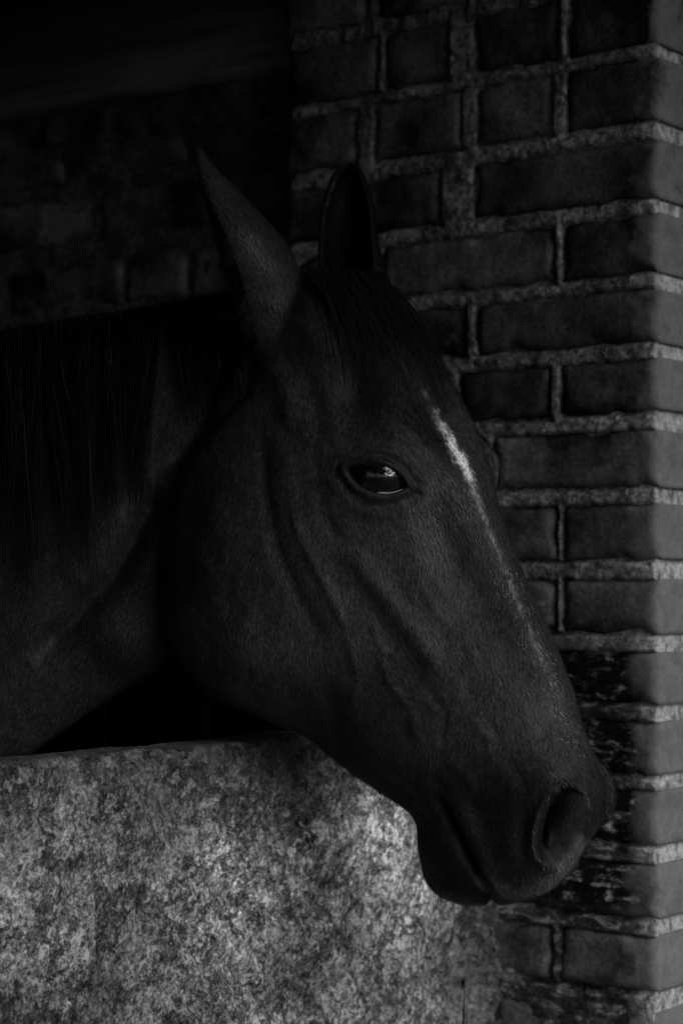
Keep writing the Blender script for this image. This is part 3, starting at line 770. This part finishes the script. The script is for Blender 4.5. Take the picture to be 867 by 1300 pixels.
# eye: almond socket with lids
EC = np.array([478, 608.]); er = R(17); ce, se = math.cos(er), math.sin(er)
dx, dy = qm[:, 0] - EC[0], qm[:, 1] - EC[1]; ex = dx * ce + dy * se; ey = -dx * se + dy * ce
ax = 38.; up = 15.5 * np.clip(1 - (ex / ax) ** 2, 0, 1) ** .62; dnw = 18 * np.clip(1 - (ex / ax) ** 2, 0, 1) ** .75
half = np.where(ey < 0, up, dnw)
sdist = np.where(np.abs(ex) < ax, np.abs(ey) - half, np.hypot(np.abs(ex) - ax, ey))
lid = np.exp(-((sdist - 5) / 5.5) ** 2) * np.where(ey < 0, 3.6, 2.0) + np.where(ey < 0, 1, .25) * np.exp(-((sdist - 20) / 6) ** 2) * 2.8 - np.exp(-((sdist - 13) / 4.5) ** 2) * 1.5
lid += np.where(ey > 0, .6, 0) * (np.exp(-((sdist - 27) / 6) ** 2) * 1.6 - np.exp(-((sdist - 19) / 5) ** 2) * 1.8)
lid *= np.exp(-(np.maximum(np.abs(ex) - 46, 0) / 14) ** 2)
soc = -np.clip(-sdist / 5, 0, 1) * 15
disp += (lid + soc) / 1000 * near_w * (sdist < 70)
disp += np.exp(-((qm[:, 0] - 528) / 9) ** 2 - ((qm[:, 1] - 628) / 6) ** 2) * -.004      # inner corner
for r_, a_ in ((40, 1.0), (49, -.9), (57, .8)):                                            # wrinkles over the lid
    disp += np.exp(-((sdist - r_) / 3.5) ** 2) * a_ / 1000 * (ey < -5) * np.exp(-((ex - 5) / 35) ** 2)
disp += np.where(lat < -.012, 1, 0) * (.013 * np.exp(-((q0[:, 0] - 757) / 17) ** 2 - ((q0[:, 1] - 1003) / 30) ** 2) - .008 * np.exp(-((q0[:, 0] - 742) / 14) ** 2 - ((q0[:, 1] - 1078) / 16) ** 2))
disp += np.where(lat < -.02, 1, 0) * .011 * np.exp(-((q0[:, 0] - 618) / 20) ** 2 - ((q0[:, 1] - 588) / 26) ** 2)
disp += fbm(V * np.array([1, 1, .45]), 32, 3, 12) * .0011 * np.clip((q0[:, 1] - 450) / 100, 0, 1)
disp += fbm(V, 30, 3, 11) * .0006 + fbm(V, 90, 2, 15) * .00022
ears = np.clip((372 - q0[:, 1]) / 12, 0, 1) * ((q0[:, 0] < 395) | (q0[:, 1] < 325))
disp *= (1 - ears)
V = V + N * disp[:, None]
for it in range(2): V = V + (lap(V) - V) * .35
V = V + UPV[None] * (.008 * np.exp(-((q0[:, 0] - 621) / 7) ** 2 - ((q0[:, 1] - 1140) / 12) ** 2) * (q0[:, 1] > 1100))[:, None]
N = normals(V)
q = proj(V); lat = (V - H0) @ LN
# coat colouring: markings plus painted light and shade; tone attribute = grey albedo
tone = .040 + .012 * fbm(V, 6, 4, 33) + .005 * fbm(V, 40, 3, 35)
mid_line = [(538, 495), (556, 530), (572, 560), (590, 592), (604, 628), (616, 660), (640, 720), (668, 790), (700, 870)]
dl, sl_ = seg_dist(q, mid_line)
jag = fbm(V, 140, 3, 44) * 4 + fbm(V, 400, 2, 47) * 3
wid = np.interp(sl_ * 8, [0, .8, 1.2, 2, 3, 3.6, 4.4, 5.2, 8], [0, 1, 3, 5, 7, 4, 2.5, 1.5, 1]) 
blz = np.clip((wid + 3 + jag * .9 - dl) / 8, 0, 1) ** 1.4 * np.interp(sl_ * 8, [0, .9, 1.6, 3.1, 3.7, 4.6, 8], [.15, .45, 1, .9, .40, .24, .14])
tone = tone + blz * 1.2
nose_shade = np.exp(-(seg_dist(q, [(535, 520), (574, 630), (612, 715), (648, 795), (672, 850)])[0] / 27) ** 2); tone *= 1 - .74 * nose_shade * np.clip((dl - 4) / 10, 0, 1)  # shade painted into the band beside the nose
tone *= 1 + .5 * np.exp(-(seg_dist(q, [(575, 800), (600, 880), (620, 940)])[0] / 40) ** 2) + .35 * np.exp(-(seg_dist(q, [(420, 620), (440, 720), (500, 830)])[0] / 60) ** 2)  # mid-face and cheek painted lighter where light falls
lip_light = np.exp(-(seg_dist(q, [(612, 1112), (630, 1130), (655, 1137), (690, 1130), (722, 1098), (738, 1070)])[0] / 8) ** 2)
muz = np.clip((q[:, 1] - 930 + (q[:, 0] - 600) * .1) / 90, 0, 1); tone *= 1 - .58 * muz
tone += .12 * lip_light  # rim light under the upper lip painted as a pale edge
tone *= 1 - .7 * inside(q, rim) * (lat > 0) * np.exp(-((q[:, 0] - 694 - (1062 - q[:, 1]) * .38) / 14) ** 2)  # shade painted into the nostril cavity
tone *= 1 - .45 * np.exp(-(seg_dist(q, [(385, 905), (450, 965), (520, 1025), (550, 1100), (590, 1130)])[0] / 24) ** 2)  # lower jaw and chin painted darker as shade
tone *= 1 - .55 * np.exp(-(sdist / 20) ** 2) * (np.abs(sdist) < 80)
tone *= np.where((q0[:, 0] > 396) & (q0[:, 1] < 340), .14, 1)  # far ear painted near black, as if lost in shadow
tone *= 1 - .72 * np.exp(-((q0[:, 0] - 468) / 62) ** 2 - ((q0[:, 1] - 470) / 85) ** 2)  # dark forehead coat, deepened with painted shade
tone *= 1 - .45 * np.exp(-((q0[:, 0] - 225) / 50) ** 2 - ((q0[:, 1] - 640) / 120) ** 2)  # back of the jaw painted into shade
tone *= 1 + .7 * np.exp(-((q0[:, 0] - 605) / 55) ** 2 - ((q0[:, 1] - 905) / 60) ** 2) + .3 * np.exp(-((q0[:, 0] - 330) / 70) ** 2 - ((q0[:, 1] - 820) / 60) ** 2) + .9 * np.exp(-(seg_dist(q, [(225, 790), (245, 845), (285, 885), (335, 900)])[0] / 26) ** 2)  # painted light on the mid-face, lower cheek and jowl edge
tone *= 1 - .5 * np.clip(1 - np.hypot((q0[:, 0] - 372) / 14, (q0[:, 1] - 372) / 30), 0, 1)  # shade painted into the hollow at the ear base
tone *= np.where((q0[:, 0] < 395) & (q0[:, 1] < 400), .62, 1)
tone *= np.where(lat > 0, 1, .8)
tone = np.clip(tone * .80, .004, .8)
# body behind the neck: trunk and legs, plain but whole
def tube(path, radii, nseg=14, sub=6):
    a = catmull(np.concatenate([np.asarray(path, float), np.asarray(radii, float)], 1), (len(path) - 1) * sub + 1); c_, r_ = a[:, :3], a[:, 3:]
    T = np.gradient(c_, axis=0); T /= np.linalg.norm(T, axis=1)[:, None]; out = []
    for i in range(len(a)):
        s1 = LN - T[i] * (LN @ T[i]); s1 /= np.linalg.norm(s1); s2 = np.cross(T[i], s1); ph = np.linspace(0, 2 * np.pi, nseg, endpoint=False)
        out.append(c_[i] + np.cos(ph)[:, None] * s1 * r_[i, 0] + np.sin(ph)[:, None] * s2 * r_[i, 1])
    out = np.array(out); F = grid_faces(len(a), nseg); i = np.arange(len(a) - 1) * nseg
    F = np.concatenate([F, np.stack([i + nseg - 1, i + 2 * nseg - 1, i + nseg, i], -1)])
    v = out.reshape(-1, 3); o_ = (len(a) - 1) * nseg
    cap = [[0, 1, k, k + 1] for k in range(2, nseg - 1, 2)] ; cap = [[0, k, k + 1, min(k + 2, nseg - 1)] for k in range(1, nseg - 2, 2)]
    capb = [[o_, o_ + k, o_ + k + 1, o_ + min(k + 2, nseg - 1)] for k in range(1, nseg - 2, 2)]
    return v, np.concatenate([F, np.array(cap)[:, ::-1], np.array(capb)])
B0 = onplane((-430, 850))
def bp(back, z_, l_=0): p_ = B0 - HX * back + LN * l_; p_[2] = z_; return p_
bodyp = [tube([bp(-.05, 1.08), bp(.12, 1.06), bp(.4, 1.05), bp(.8, 1.02), bp(1.15, 1.10), bp(1.4, 1.12), bp(1.52, 1.1)],
              [[.17, .24], [.24, .40], [.28, .42], [.30, .40], [.27, .36], [.22, .30], [.08, .12]], 28, 6)]
for s_ in (1, -1):
    bodyp.append(tube([bp(.12, .95, s_ * .15), bp(.16, .72, s_ * .15), bp(.14, .45, s_ * .14), bp(.14, .40, s_ * .14), bp(.14, .17, s_ * .14), bp(.12, .08, s_ * .14), bp(.10, .0, s_ * .14)],
                      [[.10, .13], [.07, .085], [.042, .045], [.038, .04], [.030, .034], [.033, .038], [.055, .06]], 12, 4))
    bodyp.append(tube([bp(1.25, 1.0, s_ * .15), bp(1.22, .78, s_ * .16), bp(1.40, .52, s_ * .14), bp(1.42, .42, s_ * .14), bp(1.38, .17, s_ * .14), bp(1.35, .08, s_ * .14), bp(1.33, .0, s_ * .14)],
                      [[.13, .2], [.09, .12], [.045, .055], [.040, .045], [.032, .036], [.034, .04], [.055, .06]], 12, 4))
Vb = [V]; Fb = [Fq]; o_ = nv
for v_, f_ in bodyp: Vb.append(v_); Fb.append(f_ + o_); o_ += len(v_)
VA = np.concatenate(Vb); FA = np.concatenate(Fb)
mh = M('horse_coat', .6, .15)
ta = mh.attr('tone')
hn = mh.noise(1, 4, .65, vec=mh.mapped((900, 900, 260))); hn2 = mh.noise(60, 5, .6)
cc = mh.math('MULTIPLY', ta, mh.ramp(hn, (.38, .35), (.62, 1.8))); cc = mh.math('MULTIPLY', cc, mh.ramp(hn2, (.3, .85), (.7, 1.15)))
mh.base(cc); mh.bump(mh.math('ADD', hn, mh.math('MULTIPLY', hn2, .5)), .35, .0012)
mh.l(mh.ramp(hn, (.3, .45), (.7, .7)), mh.b.inputs['Roughness'])
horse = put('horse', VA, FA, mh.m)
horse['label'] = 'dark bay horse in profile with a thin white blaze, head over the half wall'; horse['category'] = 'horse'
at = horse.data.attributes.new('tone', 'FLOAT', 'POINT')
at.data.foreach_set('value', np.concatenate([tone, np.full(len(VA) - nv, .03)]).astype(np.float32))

# eye -----------------------------------------------------------------------
d_e = None
def near_hit(bvh, p, off=.4):
    h_ = bvh.ray_cast(Vector(p + LN * off), Vector(-LN), off * 2); return h_
fsel = Fq
bvh = BVHTree.FromPolygons(V.tolist(), fsel.tolist())
def cam_hit(px, py):
    r = Vector(((px - CX) / FPX, 1, (CY - py) / FPX)).normalized(); return bvh.ray_cast(Vector((0, 0, ZC)), r, 6)
m_e = (np.abs(sdist - 6) < 4) & (lat > .03); lidp = V[m_e]; lid_l = lidp @ LN
ray_e = np.array([(EC[0] - CX) / FPX, 1, (CY - EC[1]) / FPX])
lev = np.median(lid_l)                                    # lateral level of the lid rim
tE = lev / (ray_e @ LN) if abs(ray_e @ LN) > 1e-6 else 2
lev2 = float(np.median((lidp - np.array([0, 0, ZC])) @ LN)); tE = lev2 / (ray_e @ LN)
pE = np.array([0, 0, ZC]) + ray_e * tE
RE = .033
ecen = pE - LN * (RE * .93) - HX * .010 + UPV * .003 
me_ = M('eye_globe', .03, .5)
me_.b.inputs['Coat Weight'].default_value = .8; me_.b.inputs['Coat Roughness'].default_value = .02
me_.base(me_.ramp(me_.noise(150, 4, .6), (.3, .002), (.7, .006)))
bm = bmesh.new(); bmesh.ops.create_uvsphere(bm, u_segments=48, v_segments=32, radius=RE)
mesh = bpy.data.meshes.new('eye'); bm.to_mesh(mesh); bm.free()
for p_ in mesh.polygons: p_.use_smooth = True
mesh.materials.append(me_.m)
def add_eye(cen):
    o = bpy.data.objects.new('eye', mesh); C.objects.link(o); o.location = cen; o.parent = horse; return o
e1 = add_eye(ecen); lc = (ecen - H0) @ LN; e2 = add_eye(ecen - LN * 2 * lc)

lt_ = []
for a in np.linspace(-.93, .93, 26):
    yy = 18 * (1 - a * a) ** .75 - 1.5; x = EC[0] + a * ax * ce - yy * se; y = EC[1] + a * ax * se + yy * ce
    r = np.array([(x - CX) / FPX, 1, (CY - y) / FPX]); t_ = (lev2 - .004 - .010 * a * a) / (r @ LN); lt_.append(np.array([0, 0, ZC]) + r * t_)
# hair ----------------------------------------------------------------------
def strands(name, P, rad, mat, parent, tones=None, sides=3):
    """P: (n, k, 3) points, rad: (n, k); thin closed tubes"""
    n, k, _ = P.shape; T = np.gradient(P, axis=1); T /= np.linalg.norm(T, axis=2, keepdims=True) + 1e-12
    ref = np.array([.31, -.82, .48]); s1 = np.cross(T, ref); s1 /= np.linalg.norm(s1, axis=2, keepdims=True) + 1e-12; s2 = np.cross(T, s1)
    ph = np.arange(sides) * 2 * np.pi / sides
    R_ = P[:, :, None] + (np.cos(ph)[None, None, :, None] * s1[:, :, None] + np.sin(ph)[None, None, :, None] * s2[:, :, None]) * rad[:, :, None, None]
    Vv = R_.reshape(-1, 3); base = (np.arange(n)[:, None, None] * k + np.arange(k - 1)[None, :, None]) * sides
    j = np.arange(sides)[None, None]; jn = (j + 1) % sides
    F = np.stack([base + j, base + jn, base + sides + jn, base + sides + j], -1).reshape(-1, 4)
    o = put(name, Vv, F, mat)
    if parent is not None: o.parent = parent
    if tones is not None:
        a_ = o.data.attributes.new('tone', 'FLOAT', 'POINT'); a_.data.foreach_set('value', np.repeat(tones, k * sides).astype(np.float32))
    return o
mm = M('mane_hair', .7, .12); tm = mm.attr('tone'); mm.base(tm)
def fall(roots_px, length_px, drift, n, k, offs, jitter, lift=.004, curve=0):
    out = []
    for i in range(n):
        (x0, y0) = roots_px[i]; ln = length_px[i]; dr = drift[i]; ph = random.random() * 6.28; pts = []; prev = None
        fr = random.uniform(.6, 1.4)
        for j in range(k):
            t = j / (k - 1)
            x = x0 + dr * t + curve * t * t + jitter * math.sin(ph + fr * 3 * t) * t; y = y0 + ln * t
            h_ = cam_hit(x, y)
            if h_[0] is not None: l_ = (np.array(h_[0]) - H0) @ LN
            else: l_ = prev - .002 if prev is not None else .01
            if prev is not None: l_ = max(l_, prev - .010)
            prev = l_
            p = onplane_at((x, y), l_ + offs[i] * min(1, t * 3) + lift * min(1, t * 6 + .2))
            pts.append(p)
        out.append(pts)
    return np.array(out)
# mane: locks hanging on the near side of the neck
NM = 4600; rx = []; ln = []; dr = []; of = []; tn = []
for i in range(NM):
    x = random.uniform(-170, 305); lock = math.floor(x / 26); lr = random.Random(lock * 7 + 3)
    y = np.interp(x, [-230, -60, 70, 180, 250, 262, 310], [452, 428, 406, 388, 374, 392, 418]) + random.uniform(0, 30)
    L0 = np.interp(x, [-170, -20, 60, 130, 200, 250, 330], [360, 350, 300, 250, 190, 130, 70]) * lr.uniform(.6, 1.3)
    ln_ = L0 * random.uniform(.30, 1.0) if random.random() < .95 else L0 * random.uniform(1., 1.25)
    rx.append((x, y)); ln.append(ln_); dr.append((lock * 26 + 13 - x) * .55 + lr.uniform(-22, 34)); of.append(random.uniform(0, .012)); tn.append(random.choice([.003, .003, .004, .004, .005, .007, .010, .04]))
fw = []
for i in range(420):
    x = random.uniform(-100, 300); y = np.interp(x, [-230, -60, 70, 180, 280, 372], [452, 428, 406, 388, 366, 350]) + random.uniform(2, 8)
    h_ = cam_hit(x, y)
    if h_[0] is None: continue
    p0 = np.array(h_[0]); d0 = UPV * random.uniform(.2, .8) - HX * random.uniform(-.3, 1.2) + LN * random.uniform(-.3, .6); L_ = random.uniform(.008, .03)
    fw.append([p0 + d0 * L_ * u_ - UPV * L_ * 1.0 * u_ * u_ for u_ in np.linspace(0, 1, 7)])
PM = fall(rx, ln, dr, NM, 11, of, 9)
tt = np.linspace(0, 1, 11); rad = (.00034 * (1 - .75 * tt ** 2))[None] * rng.uniform(.7, 1.4, (NM, 1))
mane = strands('mane', PM, rad, mm.m, horse, np.array(tn)); mane['kind'] = 'stuff'
fw = np.array(fw); strands('crest_hair', fw, np.linspace(.0004, .0001, 7)[None].repeat(len(fw), 0), mm.m, horse, rng.uniform(.004, .014, len(fw)))['kind'] = 'stuff'
# forelock between the ears, swept down the forehead
fl = []; 
for i in range(750):
    a = random.random(); b = random.gauss(0, 1)
    if i % 5 < 3: ctrl = np.array([(392 + 80 * a, 352 + 2 * a + b * 7), (410 + 80 * a + b * 7, 385 + 5 * b), (425 + 84 * a + b * 10, 430 - 6 * a + 8 * b), (438 + 92 * a + b * 13, 480 - 14 * a + 6 * b), (448 + 100 * a + b * 16, 535 - 14 * a + b * 8)])
    else: ctrl = np.array([(440 + 40 * a, 344 + 6 * a + b * 3), (470 + 42 * a + b * 4, 372 + 6 * b), (500 + 42 * a + b * 5, 415 - 8 * a + 6 * b), (530 + 32 * a + b * 5, 470 - 12 * a), (556 + 24 * a + b * 6, 532 - 10 * a)])
    cut = .3 + .8 * random.random() ** 1.6; cut = min(cut, 1); c_ = catmull(ctrl, 40)[: max(8, int(40 * cut))]; c_ = c_[np.linspace(0, len(c_) - 1, 10).astype(int)]
    pts = []; o_ = random.uniform(.001, .010)
    for j, (x, y) in enumerate(c_):
        h_ = cam_hit(x, y); 
        if h_[0] is None: h_ = cam_hit(x - 12, y + 8)
        if h_[0] is None: pts.append(pts[-1] + (pts[-1] - pts[-2]) if len(pts) > 1 else onplane((x, y))); continue
        pts.append(np.array(h_[0]) + np.array(h_[1]) * o_)
    fl.append(pts)
PF = np.array(fl); PF[:, 1:-1] = .25 * PF[:, :-2] + .5 * PF[:, 1:-1] + .25 * PF[:, 2:]
tt = np.linspace(0, 1, 10); strands('forelock', PF, (.0004 * (1 - .8 * tt ** 2))[None] * rng.uniform(.7, 1.3, (len(PF), 1)), mm.m, horse, rng.uniform(.003, .010, len(PF)))['kind'] = 'stuff'
mw2 = M('wet_lid_glint', .12, .8); mw2.base(mw2.ramp(mw2.noise(300, 2), (.3, .25), (.7, .40)))  # wet lid margin, its highlight painted in as a pale tone
strands('lower_lid_rim', np.array([lt_]), np.array([.0011 * np.sin(np.linspace(.25, 2.9, 26))]), mw2.m, horse, None, 8)
# short coat: small tapering hairs lying along the skin
mcoat = M('coat_hair', .42, .3); tcn = mcoat.attr('tone'); mcoat.base(tcn)
fc = V[Fq].mean(1); fn = np.cross(V[Fq[:, 2]] - V[Fq[:, 0]], V[Fq[:, 3]] - V[Fq[:, 1]]); ar = np.linalg.norm(fn, axis=1) / 2; fn /= (2 * ar[:, None] + 1e-12)
view = -fc + np.array([0, 0, ZC]); view /= np.linalg.norm(view, axis=1)[:, None]
fq = proj(fc); facing = (fn * view).sum(1)
ok = (facing > -.15) & (fq[:, 0] > -60) & (np.hypot((fq[:, 0] - 479) / 46, (fq[:, 1] - 609) / 26) > 1) & (~inside(fq, rim))
pr = ar * ok * np.where(facing < .35, 1.8, 1.0); pr /= pr.sum()
NC = 170000; ids = rng.choice(len(fc), NC, p=pr)
base = fc[ids] + (rng.random((NC, 3)) - .5) * VOX * 1.3; nn = fn[ids]; qq = fq[ids]
LF = np.ones(NC)
# flow: down the face, back and down over the cheek and neck
fx = np.interp(qq[:, 0] - (qq[:, 1] - 300) * .38, [-250, 0, 150, 260, 400], [-.5, -.35, .0, .30, .42]); fy = np.ones(NC)
isn = (qq[:, 0] < 200); fx = np.where(isn, -.45, fx)
fe = (qq[:, 1] < 372) & (qq[:, 0] < 400); fx = np.where(fe, -.45, fx); fy = np.where(fe, -1., fy)
ang = fbm(base, 14, 3, 71) * .5 + rng.normal(0, .16, NC); ca, sa = np.cos(ang), np.sin(ang)
fx, fy = fx * ca - fy * sa, fx * sa + fy * ca
dirv = HX[None] * fx[:, None] - UPV[None] * fy[:, None]; dirv -= nn * (dirv * nn).sum(1)[:, None]; dirv /= np.linalg.norm(dirv, axis=1)[:, None] + 1e-9
edge = np.clip(1 - facing[ids] / .4, 0, 1)
chin = np.clip((qq[:, 1] - 900) / 100, 0, 1) * np.clip((560 - qq[:, 0]) / 60, 0, 1) * edge
lenh = rng.uniform(.0035, .0075, NC) * (1 + chin * .8); lift = rng.uniform(.06, .22, NC) + edge * .05
sd = np.cross(dirv, nn); wd = rng.uniform(.00016, .00034, NC)
fle = np.exp(-(seg_dist(qq, [(640, 735), (672, 800), (706, 880), (728, 940)])[0] / 15) ** 2); isf = rng.random(NC) < fle * .30
lenh = np.where(isf, lenh * .55, lenh); wd = np.where(isf, wd * .75, wd)
tip = base + dirv * lenh[:, None] + nn * (lift * lenh)[:, None]; midp = base + dirv * (lenh * .5)[:, None] + nn * (lift * lenh * .65)[:, None]
b0 = base - nn * .0004
Vc = np.stack([b0 - sd * wd[:, None], b0 + sd * wd[:, None], midp + sd * wd[:, None] * .8, midp - sd * wd[:, None] * .8, tip], 1).reshape(-1, 3)
i5 = np.arange(NC)[:, None] * 5
quad = i5 + np.array([0, 1, 2, 3]); tri = i5 + np.array([3, 2, 4])
me = bpy.data.meshes.new('coat'); 
me.vertices.add(len(Vc)); me.vertices.foreach_set('co', Vc.astype(np.float32).ravel())
li_ = np.concatenate([quad, tri], 1).ravel().astype(np.int32); me.loops.add(len(li_)); me.loops.foreach_set('vertex_index', li_)
me.polygons.add(NC * 2); st_ = np.stack([np.arange(NC) * 7, np.arange(NC) * 7 + 4], 1).ravel().astype(np.int32); me.polygons.foreach_set('loop_start', st_)
me.update(calc_edges=True); me.materials.append(mcoat.m)
me.polygons.foreach_set('use_smooth', np.ones(NC * 2, bool))
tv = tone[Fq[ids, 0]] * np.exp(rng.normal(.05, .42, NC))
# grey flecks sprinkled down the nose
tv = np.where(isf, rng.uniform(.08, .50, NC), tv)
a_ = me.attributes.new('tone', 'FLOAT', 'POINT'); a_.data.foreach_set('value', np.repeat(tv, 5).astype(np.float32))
co = bpy.data.objects.new('coat', me); C.objects.link(co); co.parent = horse; co['kind'] = 'stuff'
fr_ = []
for i in range(700):
    t = random.random(); x = np.interp(t, [0, .5, 1], [276, 292, 318]) + random.uniform(0, 14); y = 300 + 118 * t; h_ = cam_hit(x, y)
    if h_[0] is None: continue
    p0 = np.array(h_[0]); d0 = -HX * random.uniform(.5, 1.1) - UPV * random.uniform(.2, 1.0) + LN * random.uniform(0, .35); d0 /= np.linalg.norm(d0); L_ = random.uniform(.006, .018) * (.4 + .6 * t)
    fr_.append([p0 + d0 * L_ * u_ - UPV * .004 * u_ * u_ for u_ in np.linspace(0, 1, 6)])
fr_ = np.array(fr_); strands('ear_fringe', fr_, np.linspace(.0003, .00006, 6)[None].repeat(len(fr_), 0), mm.m, horse, rng.uniform(.01, .05, len(fr_)))['kind'] = 'stuff'
# whiskers on the chin and lips, lashes
wk = []
for i in range(46):
    x, y, ux, uy = random.choice([(random.uniform(530, 612), 0, -.25, 1), (random.uniform(640, 720), 0, .3, .8), (random.uniform(455, 530), 0, -.3, 1)])
    y = np.interp(x, [455, 530, 534, 560, 600, 640, 690, 720], [992, 1036, 1100, 1134, 1142, 1134, 1126, 1094]) - 4
    h_ = cam_hit(x, y)
    if h_[0] is None: continue
    p0 = np.array(h_[0]); L_ = random.uniform(.014, .045) * (.5 if x > 620 or x < 530 else 1); d0 = HX * (ux + random.uniform(-.5, .4)) - UPV * uy + LN * random.uniform(0, .5); d0 /= np.linalg.norm(d0)
    sg = UPV * random.uniform(-.15, .15)
    wk.append([p0 + (d0 + sg * t) * L_ * t for t in np.linspace(0, 1, 7)])
wk = np.array(wk); strands('whiskers', wk, np.linspace(.00032, .00008, 7)[None].repeat(len(wk), 0), mm.m, horse, rng.uniform(.01, .05, len(wk)))['kind'] = 'stuff'
ls = []
for i in range(60):
    a = random.uniform(-.8, .9) * ax; yy = -15.5 * max(1 - (a / ax) ** 2, 0) ** .62 - 3
    x = EC[0] + a * ce - yy * se; y = EC[1] + a * se + yy * ce; h_ = cam_hit(x, y)
    if h_[0] is None: continue
    p0 = np.array(h_[0]); d0 = LN * 1. - UPV * random.uniform(.5, 1.1) + HX * (a / ax * .4 + random.uniform(-.15, .15)); d0 /= np.linalg.norm(d0); L_ = random.uniform(.006, .012)
    ls.append([p0 + d0 * L_ * t + UPV * .003 * t * t for t in np.linspace(0, 1, 6)])
ls = np.array(ls); strands('eyelashes', ls, np.linspace(.00025, .00006, 6)[None].repeat(len(ls), 0), mm.m, horse, rng.uniform(.006, .02, len(ls)))['kind'] = 'stuff'
